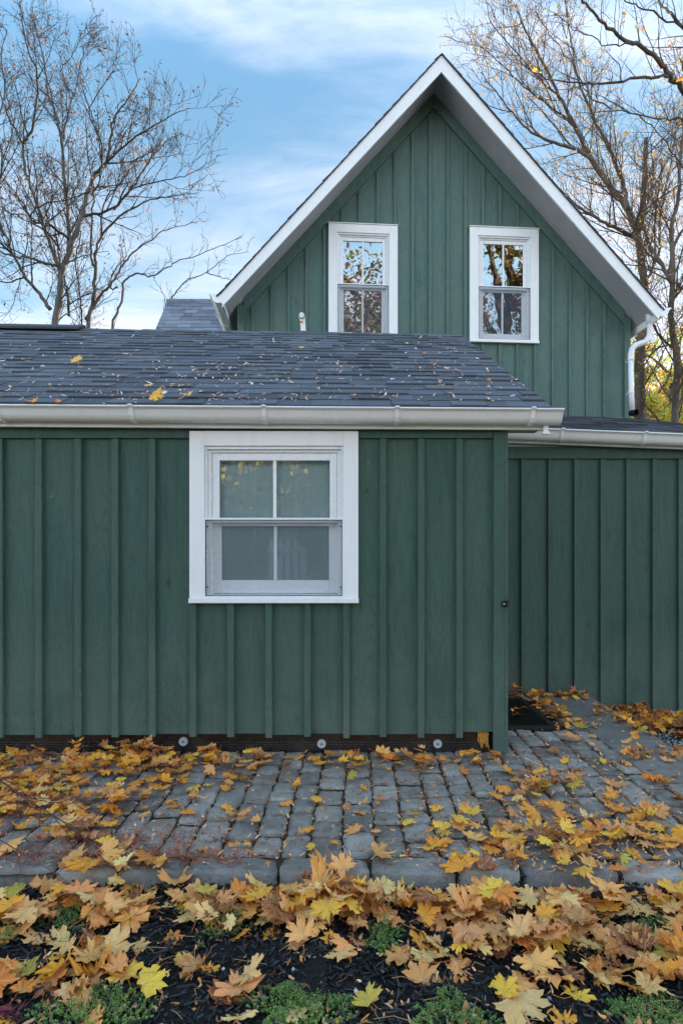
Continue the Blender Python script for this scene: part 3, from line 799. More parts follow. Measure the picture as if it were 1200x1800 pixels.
# side and back walls of the block
gw.prism([(0.02, -.5), (4.6, -.5), (4.6, zs(HW)), (.02, zs(HW))], -HW+.001, -HW+.03, lambda p, q, t: G(t, p, q))
gw.prism([(0.02, -.5), (4.6, -.5), (4.6, zs(HW)), (.02, zs(HW))], HW-.03, HW-.001, lambda p, q, t: G(t, p, q))
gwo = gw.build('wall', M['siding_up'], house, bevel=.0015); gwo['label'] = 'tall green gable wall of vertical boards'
gf = MB()   # green rake frieze + corner boards
for sg in (-1, 1):
    e_ = HW-.0555; poly = [(UP+0.0005*sg, 6.53), (sg*e_, zs(sg*e_)-.002), (sg*e_, zs(sg*e_)-.17), (UP+0.0005*sg, 6.53-.17)]
    if sg < 0: poly = poly[::-1]
    gf.prism(poly, -.022, -.0008, lambda p, q, t: G(p, t, q))
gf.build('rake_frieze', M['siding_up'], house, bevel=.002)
for sg in (-1, 1):
    gc = MB()
    a, b = sorted((sg*(HW+.02), sg*(HW-.055)))
    gc.prism([(a, 2.70), (b, 2.70), (b, zs(max(abs(a), abs(b)))-.004), (a, zs(max(abs(a), abs(b)))-.004)], -.027, -.0006, lambda p, q, t: G(p, t, q))
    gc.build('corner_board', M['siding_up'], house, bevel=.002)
fl = MB(); fl.prism([(-2.3, 2.74), (2.32, 2.74), (2.32, 2.775), (-2.3, 2.775)], -.02, .02, lambda p, q, t: G(p, t, q)); fl.build('flashing', M['flashing'], house)
# roof of the gable block
OV = .40; EW = 2.455; LB = 4.9
def ztop(u): return 6.650 - (6.650-3.945)*abs(u-UP)/(EW - UP*(1 if u > UP else -1))
for sg, nm in ((-1, 'left'), (1, 'right')):
    bb = MB(); w_ = .185
    poly = [(UP, ztop(UP)), (UP, ztop(UP)-w_), (sg*(EW-.02), ztop(sg*(EW-.02))-w_+.03), (sg*EW, ztop(EW)-.105), (sg*EW, ztop(EW))]
    bb.prism(poly if sg > 0 else poly[::-1], -OV, -OV+.022, lambda p, q, t: G(p, t, q))
    bb.build('bargeboard', M['trim'], house, bevel=.002)
    sf = MB(); poly = [(UP, zs(UP)+.0), (UP, zs(UP)+.02), (sg*(EW-.03), zs(sg*(EW-.03))+.02), (sg*(EW-.03), zs(sg*(EW-.03)))]
    sf.prism(poly if sg > 0 else poly[::-1], -OV+.0225, LB, lambda p, q, t: G(p, t, q)); sf.build('soffit', M['soffit'], house)
    ef = MB(); a, b = sorted((sg*(EW-.025), sg*(EW-.004))); ef.prism([(a, ztop(EW)-.14), (b, ztop(EW)-.14), (b, ztop(EW)-.012), (a, ztop(EW)-.012)], -OV+.023, LB, lambda p, q, t: G(p, t, q))
    ef.build('fascia', M['trim'], house, bevel=.002)
sr = MB()
for sg in (-1, 1):
    A = Vector(G(sg*2.50, -OV-.018, ztop(sg*2.50)+.010)); B = Vector(G(sg*2.50, LB, ztop(sg*2.50)+.010)); C2 = Vector(G(UP, LB, ztop(UP)+.010)); D = Vector(G(UP, -OV-.018, ztop(UP)+.010))
    if sg > 0: f2, L2, H2 = bilinear(A, B, C2, D)
    else:
        f2, L2, H2 = bilinear(B, A, D, C2)
    shingle_field(sr, f2, L2, H2, .143, .15, .33, h=(.006, .011))
    sr.prism([(UP, ztop(UP)+.002), (UP, ztop(UP)+.010), (sg*2.49, ztop(sg*2.49)+.010), (sg*2.49, ztop(sg*2.49)+.002)][::sg], -OV-.010, LB, lambda p, q, t: G(p, t, q))
ro = sr.build('roof', M['shingle_edge'], house); ro['label'] = 'steep dark shingled gable roof'
for sg in (-1, 1):
    out = GU*sg; zt0 = ztop(EW)-.012
    A = Vector(G(sg*(EW-.003), -OV-.0, zt0)); B = Vector(G(sg*(EW-.003), LB, zt0-.03))
    gutter(house, A, B, (out.x, out.y, 0), ('white gutter on the left eave of the gable seen end on' if sg < 0 else 'white gutter on the right eave of the gable above the downpipe'),
           (True, True), [.12, .3, .5, .7, .9], 1.05)
# downpipe (right eave)
dpY = lambda px, py, Y: at(px, py, Y)
dp = MB(); Yd = 6.62
P = [dpY(1141, 566, Yd), dpY(1141, 584, Yd), dpY(1139, 594, Yd), dpY(1133, 601, Yd), dpY(1124, 604, Yd), dpY(1116, 607, Yd), dpY(1110, 613, Yd), dpY(1108, 622, Yd), dpY(1107.5, 632, Yd)]
dense = []
for k in range(len(P)-1):
    for q in range(5): dense.append(P[k].lerp(P[k+1], q/5))
dense.append(P[-1])
dp.tube(dense, [(.031 + (.0025 if (k % 2) and 8 < k < 38 else 0)) for k in range(len(dense))], 16)
P2 = [dpY(1107.5, 630, Yd-.01), dpY(1108.5, 690, Yd-.01), dpY(1110, 722, Yd-.01)]
dp.tube(P2, .029, 16)
dpo = dp.build('downpipe', M['vinyl'], house, smooth=True)
dpo['label'] = 'white corrugated elbow and round downpipe at the gable corner'
fn = MB(); a_ = dpY(1143, 553, Yd); fn.tube([a_, dpY(1141.5, 562, Yd), dpY(1141, 570, Yd)], [.062, .046, .033], 16); fn.build('gutter_outlet', M['vinyl'], dpo, smooth=True)
for py in (632, 690):
    s_ = MB(); c_ = dpY(1108, py, Yd-.01); s_.tube([c_+Vector((0, 0, -.008)), c_+Vector((0, 0, .008))], .036, 16); s_.box(c_.x-.01, c_.x+.045, Yd, Yd+.1, c_.z-.006, c_.z+.006); s_.build('strap', M['vinyl'], dpo)
s_ = MB(); c_ = dpY(1111, 727, Yd-.02); s_.tube([c_+Vector((-.012, .02, .01)), c_+Vector((.012, -.06, -.002))], [.036, .036], 16, cap=False)
s_.tube([c_+Vector((-.012, .02, .01)), c_+Vector((0, -.02, .004))], [.030, .030], 16); s_.build('outlet_boot', M['black'], dpo)

for (a, b, z0, z1), lab in zip(holes, ('left upstairs white sash window reflecting autumn branches', 'right upstairs white sash window reflecting a tree trunk')):
    Mw = GM @ Matrix.Translation((a, 0, z0)); build_window(Mw, b-a, z1-z0, .098, M['glass_up'], lab, shade=False, up=True)

# ---- cross wing roof behind, at left ----------------------------------------
f3, L3, H3 = bilinear((-3.78, 9.9, 3.95), (-1.2, 9.9, 3.95), (-1.2, 12.0, 6.44), (-3.78, 12.0, 6.44))
s_ = MB(); shingle_field(s_, f3, L3, H3, .143, .15, .33); cr = s_.build('roof', M['shingle_far'], house); cr['label'] = 'pale blue shingled roof plane of the rear wing beyond the low ridge'
deck((-3.78, 9.9, 3.95), (-1.2, 9.9, 3.95), (-1.2, 12.0, 6.44), (-3.78, 12.0, 6.44)).build('roof_deck', M['shingle_edge'], cr)
s_ = MB(); xx = -3.8
while xx < -1.2:
    s_.box(xx, xx+.29, 11.955, 12.045, 6.40, 6.452 + rnd.uniform(0, .008)); xx += .30
s_.build('ridge_cap', M['shingle_far'], cr)
s_ = MB(); s_.prism([(10.1, -.4), (13.9, -.4), (13.9, 3.95), (12.0, 6.35), (10.1, 4.0)], -3.62, -1.3, lambda p, q, t: (t, p, q)); s_.build('wall', M['siding_up'], house)

# ---- side wing on the right -------------------------------------------------
SY = 4.75; sb = [px2x(p, SY) for p in (918.5, 965.5, 1011, 1057, 1102, 1148, 1193.5)]
while sb[-1] < 6.0: sb.append(sb[-1]+.219)
ww = MB(); prev = .917
for e_ in sb + [6.2]:
    ww.box(prev+.0015, e_-.0015, SY+rnd.uniform(0, .004), SY+.024, -.142+rnd.uniform(-.003, .003), 2.04); prev = e_
for c_ in sb: ww.box(c_-.020, c_+.020, SY-.020, SY-.0006, -.150, EYE+.1575*SY)
wwo = ww.build('wall', M['siding_side'], house, bevel=.0016); wwo['label'] = 'darker green side wing wall behind the cobbled passage'
tl = lambda X: -.038*(X-1.6)
s_ = MB(); skewbox(s_, .917, 6.2, SY-.022, SY-.0008, EYE+.158*SY+.001, 2.05, lambda X: 0 if False else 0); s_.build('frieze_board', M['siding_side'], house, bevel=.0015)
s_ = MB(); skewbox(s_, 1.0, 6.3, SY-.085, SY-.065, 2.062, 2.165, tl); s_.build('fascia', M['trim'], house, bevel=.002)
s_ = MB(); skewbox(s_, 1.0, 6.3, SY-.0645, SY+.03, 2.068, 2.078, tl); s_.build('soffit', M['soffit'], house)
gA = (1.0, SY-.087, 2.158+tl(1.0)); gB = (6.3, SY-.087, 2.158+tl(6.3))
gutter(house, gA, gB, (0, -1, 0), 'white gutter under the low side wing roof at right', (True, True), [(px2x(p, 4.56)-1.0)/5.3 for p in (988, 1134, 1290, 1440)], .92)
s_ = MB()
T1, T2 = (3.43, 6.93, 2.795), (.6, 6.66, 2.83)
f4, L4, H4 = bilinear((.96, SY-.15, 2.178+tl(.96)), (3.43, SY-.15, 2.178+tl(3.43)), T1, (.96, 6.69, 2.82))
shingle_field(s_, f4, L4, H4, .143, .15, .33)
f5, L5, H5 = bilinear((3.43, SY-.15, 2.178+tl(3.43)), (6.35, SY-.15, 2.178+tl(6.35)), (6.35, 6.95, 2.44), T1)
shingle_field(s_, f5, L5, H5, .143, .15, .33)
so2 = s_.build('roof', M['shingle_edge'], house); so2['label'] = 'shallow dark shingled roof of the side wing at right'
deck((.96, SY-.15, 2.178+tl(.96)), (3.43, SY-.15, 2.178+tl(3.43)), T1, (.96, 6.69, 2.82)).build('roof_deck', M['shingle_edge'], so2)
deck((3.43, SY-.15, 2.178+tl(3.43)), (6.35, SY-.15, 2.178+tl(6.35)), (6.35, 6.95, 2.44), T1).build('roof_deck', M['shingle_edge'], so2)
s_ = MB(); s_.box(3.4, 6.2, 6.88, 6.92, -.4, 2.40); s_.box(6.16, 6.2, SY+.03, 6.88, -.4, 2.0); s_.build('wall', M['siding_side'], house)
s_ = MB()
xx = 1.3
while xx < 6.1: s_.box(xx, xx+.385, SY+.004, SY+.10, -.42, -.156); xx += .39
s_.build('foundation', M['concrete'], house, bevel=.003)

# ================================================================== DOOR MAT
mat_ = empty('door_mat', 'black ribbed rubber doormat lying beside the corner post', 'doormat')
s_ = MB(); s_.box(.60, 1.392, 3.775, 4.53, -.012, .010)
s_.build('mat_base', M['black'], mat_, bevel=.003)
s_ = MB(); frame_boxes(s_, Matrix.Identity(4), 0, 0, 0, 0, 0, 0, 0, 0, 0, 0)
s_ = MB(); s_.box(.60, 1.392, 3.773, 3.805, .0103, .020); s_.box(.60, 1.392, 4.50, 4.532, .0103, .020); s_.box(1.362, 1.3925, 3.8055, 4.4995, .0103, .020)
s_.build('mat_border', M['black'], mat_, bevel=.003)
s_ = MB(); xx = .62
while xx < 1.355: s_.box(xx, xx+.011, 3.807, 4.498, .0102, .0195); xx += .0215
s_.build('ribs', M['black'], mat_, bevel=.002, seg=1)

# ================================================================== LEAVES
HALF = [(0, 1.0), (.06, .86), (.17, .85), (.155, .74), (.22, .66), (.20, .585), (.28, .60), (.34, .70), (.43, .66), (.62, .75), (.60, .60), (.71, .52), (.60, .44), (.50, .36), (.58, .345), (.68, .33), (.80, .20), (.68, .12), (.64, .0), (.50, .01), (.38, -.03), (.28, -.16), (.12, -.12), (0, -.04)]
OUT = HALF + [(-x, y) for x, y in reversed(HALF[1:-1])]
LC = (0, .2)
def s2l(c): return tuple(((v/255+.055)/1.055)**2.4 if v > 10 else v/255/12.92 for v in c)
PAL = {'tan': (212, 158, 96), 'golden': (216, 152, 50), 'yellow': (224, 178, 66), 'orange': (200, 128, 52), 'brown': (140, 92, 58), 'pale': (218, 184, 128), 'lime': (176, 164, 72), 'buff': (190, 140, 92)}
PAL = {k: (min(.96, s2l(v)[0]*1.36), min(.93, s2l(v)[1]*1.19), s2l(v)[2]*1.02) for k, v in PAL.items()}
def leaf_into(mb, Mx, size, col, curl, seed, petiole=True, rings=4):
    rr = random.Random(seed); base = len(mb.v); n = len(OUT)
    if mb.uv is None: mb.uv = []
    if mb.col is None: mb.col = []
    sq = rr.uniform(.85, 1.12); fold = rr.uniform(-.1, .35)*curl; cup = rr.uniform(-.9, 1.3)*curl; skew = rr.uniform(-.1, .1); ph = rr.uniform(0, 6)
    droop = rr.uniform(-.5, .8)*curl; jag = [rr.uniform(.80, 1.10) for _ in range(n)]; torn = rr.uniform(0, n) if rr.random() < .3 else None
    if torn is not None: jag = [j_*(.55 if min(abs(q_-torn), n-abs(q_-torn)) < rr.uniform(2, 5) else 1) for q_, j_ in enumerate(jag)]
    def place(x, y, r):
        X = x*sq + skew*y; Y_ = y - .3
        z = cup*.45*(X*X + Y_*Y_) + fold*abs(X) - droop*.5*X*Y_ + .05*curl*sin(7*X+ph)*cos(6*Y_+ph) + .035*curl*r*sin(11*math.atan2(Y_, X)+ph)*2
        rad = sqrt(X*X+Y_*Y_); f = 1 - .16*abs(z)
        return Mx @ Vector((X*size*f, Y_*size*f, z*size))
    cen = place(LC[0], LC[1], 0); mb.v.append(tuple(cen)); mb.uv.append([LC[0], LC[1]]); mb.col.append(col)
    for k in range(1, rings+1):
        t = k/rings
        for j, (x, y) in enumerate(OUT):
            tt = t*(1 if k < rings else 1)*(jag[j] if k == rings else 1)
            xx = LC[0] + (x-LC[0])*tt; yy = LC[1] + (y-LC[1])*tt
            mb.v.append(tuple(place(xx, yy, t))); mb.uv.append([xx, yy])
            e = max(0, t-.6)*1.1*rr.uniform(0, 1); mb.col.append(tuple(c*(1-e*q) for c, q in zip(col, (.35, .55, .7))))
    for j in range(n):
        j2 = (j+1) % n; mb.f.append((base, base+1+j2, base+1+j))
        for k in range(rings-1):
            a = base+1+k*n; b = a+n; mb.f.append((a+j, a+j2, b+j2, b+j))
    if petiole:
        P0 = Vector((0, -.03, 0)); ln = rr.uniform(.4, .95); bend = rr.uniform(-.4, .4); pts = []
        for q in range(5):
            t = q/4; pts.append(place(bend*t*t*ln, -.03 - ln*t, 0) + (Mx.to_3x3() @ Vector((0, 0, -.10*t*curl*size))))
        k0 = len(mb.v); mb.tube(pts, [size*.018, size*.014, size*.012, size*.012, size*.018], 4)
        pc = tuple(a*b for a, b in zip(col, (.8, .55, .5)))
        for _ in range(len(mb.v)-k0): mb.uv.append([.3, -.6]); mb.col.append(pc)

def mulch_z(x, y): return -.06 + .028*mnoise.fractal(Vector((x*5, y*5, 1.7)), 1, 2, 4)
def base_z(x, y):
    if y < kerb_y(x) - .06: return mulch_z(x, y)
    if x > 1.97 and y > 2.92: return -.155
    if .94 < x < 1.39 and 3.78 < y < 4.53: return .022
    return .004

LEAVES = []   # dict(pos,size,col,curl,tilt,zone)
def pick(wts):
    t = rnd.uniform(0, sum(w_ for _, w_ in wts)); 
    for k, w_ in wts:
        t -= w_
        if t <= 0: return k
    return wts[-1][0]
occ = {}
def add_leaf(px, py, size, colname, curl=.5, tilt=.2, zone='', lift=None, rot=None, z=None, uniq=None):
    p = gnd(px, py, 0); zz = base_z(p.x, p.y); p = gnd(px, py, zz); zz = base_z(p.x, p.y)
    if p.y > 3.29 and p.x < .93: p.y = 3.29 - rnd.uniform(0, .05)
    if p.y > 4.70: p.y = 4.70 - rnd.uniform(0, .06)
    key = (round(p.x/.09), round(p.y/.09)); cnt = occ.get(key, 0); occ[key] = cnt+1
    if colname in ('brown', 'buff') or rnd.random() < .15: curl += rnd.uniform(.2, .8)
    h = .006 + min(cnt, 6)*.010*(1+tilt) + size*.35*sin(abs(tilt))
    if lift: h += lift
    c = PAL[colname]; j = rnd.uniform(.80, 1.15); c = tuple(min(.95, max(.005, q*j*rnd.uniform(.92, 1.08))) for q in c)
    Mx = Matrix.Translation((p.x, p.y, zz + h)) @ Matrix.Rotation(rot if rot is not None else rnd.uniform(0, 2*pi), 4, 'Z') @ Matrix.Rotation(rnd.gauss(0, tilt), 4, 'X') @ Matrix.Rotation(rnd.gauss(0, tilt), 4, 'Y')
    LEAVES.append(dict(M=Mx, size=size, c=c, cn=colname, curl=curl, px=px, py=py, app=size/p.y, zone=zone, seed=len(LEAVES)*7+3, uniq=uniq))
MULCHMIX = [('tan', 30), ('pale', 24), ('golden', 11), ('buff', 10), ('yellow', 8), ('orange', 6), ('brown', 5), ('lime', 1)]
COBMIX = [('golden', 32), ('tan', 22), ('yellow', 12), ('orange', 12), ('buff', 12), ('brown', 8), ('pale', 6), ('lime', 2)]
LEFTMIX = [('golden', 44), ('tan', 20), ('orange', 12), ('yellow', 10), ('brown', 8), ('buff', 8)]
def sz(): return rnd.uniform(.042, .088)*(1 if rnd.random() < .85 else 1.15)
# specific leaves, found in the photograph (px, py, size, colour, label)
SPEC = [(321, 1694, .055, 'lime', 'bright lime green maple leaf lying alone on black mulch', 'mulch', .2),
 (266, 1742, .085, 'yellow', 'golden yellow maple leaf with dark centre spot alone on black mulch', 'mulch', .2),
 (643, 1764, .070, 'lime', 'pale lime leaf right of the large green clump at the bottom edge', 'mulch', .15),
 (600, 1690, .085, 'pale', 'pale yellowish maple leaf above the front middle green clump', 'mulch', .3),
 (742, 1716, .090, 'tan', 'spread tan maple leaf alone on mulch right of centre', 'mulch', .3),
 (918, 1778, .110, 'pale', 'large pale maple leaf at the bottom edge right of centre', 'mulch', .2),
 (918, 1742, .080, 'tan', 'tan maple leaf with dark spots overlapping the large pale one', 'mulch', .2),
 (420, 1752, .090, 'buff', 'big dull brown veined maple leaf at the bottom left of centre', 'mulch', .35),
 (310, 1560, .100, 'tan', 'large flat tan maple leaf with sharp points lying on the kerb pile', 'mulch', .2),
 (25, 1574, .070, 'lime', 'pale green maple leaf at the left edge of the mulch', 'mulch', .2),
 (168, 1612, .080, 'yellow', 'bright yellow maple leaf over the left green clump', 'mulch', .3),
 (440, 1610, .075, 'yellow', 'curled bright yellow leaf near the middle of the kerb pile', 'mulch', .5),
 (670, 1535, .100, 'tan', 'big curled tan leaf propped against the kerb in the middle', 'mulch', .6),
 (808, 1560, .105, 'golden', 'upright orange yellow maple leaf leaning near the kerb', 'mulch', .4),
 (970, 1600, .100, 'pale', 'pale straw maple leaf with green tinge right of the orange one', 'mulch', .25),
 (1180, 1575, .080, 'yellow', 'yellow green maple leaf at the right edge below the kerb', 'mulch', .3),
 (882, 1600, .090, 'buff', 'brownish tan maple leaf in the right kerb pile', 'mulch', .3),
 (520, 1786, .060, 'pale', 'small pale maple leaf on the large green clump', 'mulch', .3),
 (1182, 1690, .085, 'lime', 'pale green maple leaf touching the right edge of the mulch', 'mulch', .2),
 (150, 1560, .120, 'golden', 'large standing orange gold maple leaf at left of the kerb pile', 'mulch', .6),
 (806, 1448, .085, 'yellow', 'bright yellow maple leaf on cobbles right of centre', 'cobble', .3),
 (618, 1370, .055, 'lime', 'small lime green leaf on cobbles below the centre washer', 'cobble', .3),
 (556, 1411, .060, 'golden', 'golden leaf alone on the cobbles below the window', 'cobble', .3),
 (1010, 1385, .075, 'lime', 'yellow green maple leaf beside the doormat corner', 'cobble', .2),
 (1008, 1302, .080, 'tan', 'greenish maple leaf pair beside the slab path', 'cobble', .2),
 (1020, 1282, .075, 'lime', 'lime yellow maple leaf on the seam between cobbles and slab', 'cobble', .2),
 (935, 1345, .06, 'tan', 'tan maple leaf on cobbles to the right of the corner post', 'cobble', .3),
 (1150, 1375, .090, 'orange', 'large curled rust leaf standing on the right cobbles', 'cobble', 1.0),
 (1052, 1226, .110, 'lime', 'dull green maple leaf leaning on the side wing wall', 'wall', .3)]
for (px, py, s0, cn, lab, zn, cu) in SPEC: add_leaf(px, py, s0*.98, cn, cu, .12 if zn == 'mulch' else .18, zn, lift=.012, uniq=lab)
def scatter(n, fpx, mix, zone, curl=(.3, .9), tilt=.22, smul=1.0):
    for _ in range(n):
        px, py = fpx(); add_leaf(px, py, sz()*smul, pick(mix), rnd.uniform(*curl), tilt, zone)
U = rnd.uniform
# dense kerb pile
scatter(250, lambda: (U(-80, 1280), 1590 + abs(rnd.gauss(0, 30))), MULCHMIX, 'kerb pile', (.25, .8), .15, 1.05)
scatter(46, lambda: (rnd.gauss(940, 90), rnd.gauss(1660, 20)), MULCHMIX, 'right mulch heap', (.4, 1.0), .25)
scatter(14, lambda: (rnd.gauss(190, 90), rnd.gauss(1558, 12)), MULCHMIX, 'kerb pile', (.4, 1.0), .3)
scatter(34, lambda: (rnd.gauss(560, 60), rnd.gauss(1600, 24)), MULCHMIX, 'kerb pile', (.4, 1.0), .32)
scatter(20, lambda: (rnd.gauss(190, 70), rnd.gauss(1680, 34)), MULCHMIX, 'left mulch', (.4, 1.0), .3)
scatter(26, lambda: (rnd.gauss(1110, 60), rnd.gauss(1705, 30)), MULCHMIX, 'right mulch', (.4, 1.0), .3)
scatter(30, lambda: (U(-60, 1260), U(1660, 1840)), MULCHMIX, 'front mulch', (.3, .9), .22)
scatter(14, lambda: (U(-40, 160), U(1690, 1800)), MULCHMIX, 'left mulch', (.4, 1.0), .3)
# on cobbles: thick carpet at left, thinning to the right
def leftp():
    while True:
        px = U(-120, 430); py = U(1324, 1440)
        if rnd.random() < max(0, 1 - (px/440)*.75 - max(0, (py-1375)/110)*.75): return px, py
scatter(345, leftp, LEFTMIX, 'left carpet', (.2, .8), .13, .78)
scatter(55, lambda: (U(-80, 230), U(1400, 1500)), COBMIX, 'left cobbles', (.3, .9), .18, .85)
scatter(95, lambda: (rnd.gauss(230, 110), 1328 + abs(rnd.gauss(0, 20))), LEFTMIX+[('brown', 10)], 'wall foot', (.3, 1), .25, .85)
scatter(78, lambda: (U(340, 870), 1330 + abs(rnd.gauss(0, 11))), COBMIX, 'wall foot', (.3, .9), .2, .8)
scatter(34, lambda: (U(340, 880), U(1335, 1500)), COBMIX, 'cobbles', (.2, .7), .16, .62)
scatter(70, lambda: (rnd.gauss(1070, 120), rnd.gauss(1472, 30)), COBMIX, 'right cobbles', (.3, .9), .15, .85)
scatter(36, lambda: (rnd.gauss(960, 80), rnd.gauss(1488, 20)), COBMIX, 'right cobbles', (.3, .9), .15, .85)
scatter(55, lambda: (U(890, 1240), U(1320, 1500)), COBMIX, 'right cobbles', (.3, .9), .2, .75)
scatter(26, lambda: (rnd.gauss(930, 28), rnd.gauss(1392, 16)), COBMIX, 'cobbles', (.4, .9), .25, .75)
scatter(10, lambda: (rnd.gauss(770, 40), rnd.gauss(1465, 20)), COBMIX, 'cobbles', (.3, .8), .2, .85)
scatter(52, lambda: (U(885, 1030), 1225 + rnd.gauss(0, 3)), COBMIX, 'wing wall', (.5, 1), .3, .75)
def matside():
    t = U(0, 1); return 922 + 76*t + abs(rnd.gauss(10, 16)), 1233 + 45*t + rnd.gauss(0, 4)
scatter(48, matside, COBMIX, 'mat side', (.4, 1), .3, .75)
scatter(7, lambda: (U(900, 960), U(1238, 1268)), COBMIX, 'mat', (.3, .8), .2, .45)
scatter(20, lambda: (U(960, 1190), U(1240, 1330)), COBMIX, 'slab', (.3, .9), .2, .6)
def pileR():
    t = rnd.random()**.8; return 1046 + 190*t + rnd.gauss(0, 10), 1246 + 44*t + rnd.gauss(0, 8)
scatter(120, pileR, COBMIX+[('brown', 16)], 'slab pile', (.5, 1.1), .45, .95)
scatter(40, lambda: (U(1100, 1260), U(1268, 1340)), COBMIX+[('brown', 10)], 'gravel', (.5, 1.1), .4, .7)

scatter(150, lambda: (U(-900, -80), 1590 + abs(rnd.gauss(0, 30))), MULCHMIX, 'kerb pile', (.35, 1.0), .22)
scatter(120, lambda: (U(1280, 1900), 1590 + abs(rnd.gauss(0, 30))), MULCHMIX, 'kerb pile', (.35, 1.0), .22)
scatter(170, lambda: (U(-900, -120), U(1324, 1500)), LEFTMIX, 'left carpet', (.2, .8), .13, .78)
CNAME = {'tan': 'tan', 'golden': 'golden', 'yellow': 'yellow', 'orange': 'orange', 'brown': 'dark brown', 'pale': 'pale straw', 'lime': 'yellow green', 'buff': 'dull buff'}
ZN = {'kerb pile': 'in the kerb pile', 'right mulch heap': 'in the right mulch heap', 'left mulch': 'on the black mulch at left', 'right mulch': 'on black mulch near the right edge',
      'front mulch': 'on the black mulch in front', 'left carpet': 'in the left leaf carpet', 'left cobbles': 'near the bare red twigs', 'wall foot': 'at the front wall foot',
      'cobbles': 'on the open cobbles', 'right cobbles': 'on the cobbles at right', 'wing wall': 'at the foot of the side wing wall', 'mat side': 'beside the black doormat', 'mat': 'on the black doormat',
      'slab': 'on the smooth slab path', 'slab pile': 'in the side wall drift', 'gravel': 'on the gravel at the right edge', 'mulch': 'on mulch', 'cobble': 'on cobbles', 'wall': 'by the wall'}
def colpos(px):
    return 'far left' if px < 240 else 'left part' if px < 400 else 'below window' if px < 620 else 'mid right' if px < 860 else 'below passage' if px < 1040 else 'far right'
vis = [l for l in LEAVES if -25 < l['px'] < 1225 and l['py'] < 1830]
big = sorted(vis, key=lambda l: -(l['app'] + (9 if l['uniq'] else 0)))[:296]
bigset = set(id(l) for l in big)
mat_leaf_ = M['leaf']
for l in big:
    mb = MB(); leaf_into(mb, Matrix.Identity(4), l['size'], l['c'], l['curl'], l['seed'])
    o = mb.build('fallen_leaf', mat_leaf_, smooth=True); o.matrix_world = l['M']
    tag(o, l['uniq'] or '%s %s maple leaf %s, %s' % ('curled' if l['curl'] > .65 else 'flat', CNAME[l['cn']], ZN[l['zone']], colpos(l['px'])), 'leaf', 'fallen maple leaves')
rest = MB()
for l in LEAVES:
    if id(l) not in bigset: leaf_into(rest, l['M'], l['size'], l['c'], l['curl'], l['seed'], rings=3)
o = rest.build('leaf_litter', mat_leaf_, smooth=True); tag(o, 'smaller fallen maple leaves strewn over cobbles and mulch', 'leaf litter', kind='stuff')

# small dry bits: samaras, torn pieces, in joints and on the mulch
def bit(mb, p, ln, wd, col, rot, tilt=.3, bend=.3, nrm=None):
    if mb.col is None: mb.col = []
    Mx = Matrix.Translation(p) @ (nrm if nrm is not None else Matrix.Identity(4)) @ Matrix.Rotation(rot, 4, 'Z') @ Matrix.Rotation(rnd.gauss(0, tilt), 4, 'X') @ Matrix.Rotation(rnd.gauss(0, tilt), 4, 'Y')
    i = len(mb.v); b = rnd.uniform(-bend, bend); sk = rnd.uniform(-.5, .5)
    prof = [(-.5, .08), (-.25, .5), (.05, .38), (.3, .46), (.5, .12)]
    for t, h in prof:
        for sgn in (-1, 1):
            mb.v.append(tuple(Mx @ Vector((t*ln, sgn*h*wd*rnd.uniform(.7, 1.2) + b*ln*(t*t*4-.5)*.5, abs(b)*ln*(t*t)*1.2 + wd*.2*sk*sgn)))); mb.col.append(col)
    for k in range(4): a = i+2*k; mb.f.append((a, a+1, a+3, a+2))
db = MB()
BC = [s2l(c) for c in ((196, 130, 84), (214, 160, 116), (160, 92, 58), (206, 140, 66), (130, 76, 52), (222, 178, 130))]
def bitcol():
    c = rnd.choice(BC); j = rnd.uniform(.8, 1.35); return tuple(q*j for q in c)
for k in range(2500):
    if k < 1100: px, py = U(-20, 1220), U(1335, 1530)
    elif k < 1900: px, py = rnd.gauss(1000, 140), U(1340, 1540)
    elif k < 2200: px, py = U(-20, 1220), 1318+abs(rnd.gauss(0, 12))
    else: px, py = U(960, 1220), U(1225, 1340)
    p = gnd(px, py, 0)
    if p.y > 3.34 and p.x < .95: continue
    if p.y > 4.7: continue
    zz = base_z(p.x, p.y)
    if rnd.random() < .6 and zz == .004: zz = .002
    p.z = zz + U(.003, .010)
    bit(db, p, U(.010, .034), U(.004, .011), bitcol(), U(0, 6))
for k in range(620):
    p = gnd(U(-30, 1230), U(1560, 1830), 0); p.z = mulch_z(p.x, p.y) + U(.006, .018)
    bit(db, p, U(.014, .034), U(.005, .010), bitcol(), U(0, 6), .35, .5)
for k in range(3600):
    ja = rnd.choice(JOINTS)
    if (ja[0] < .1 or ja[1] > 3.1) and rnd.random() < .35: continue
    t = rnd.random(); v_ = ja[0] == ja[2]
    x = ja[0] + (ja[2]-ja[0])*t + rnd.gauss(0, .004); y = ja[1] + (ja[3]-ja[1])*t + rnd.gauss(0, .004)
    if y > 3.34 and x < .95: continue
    c_ = bitcol(); q_ = .75 if rnd.random() < .6 else .4
    bit(db, Vector((x, y, -.008 + U(0, .014))), U(.010, .032), U(.004, .009), tuple(e_*q_ for e_ in c_), (pi/2 if v_ else 0) + rnd.gauss(0, .5), .35)
o = db.build('dry_debris', M['bits']); tag(o, 'dry maple seeds and torn leaf scraps', 'debris', kind='stuff')
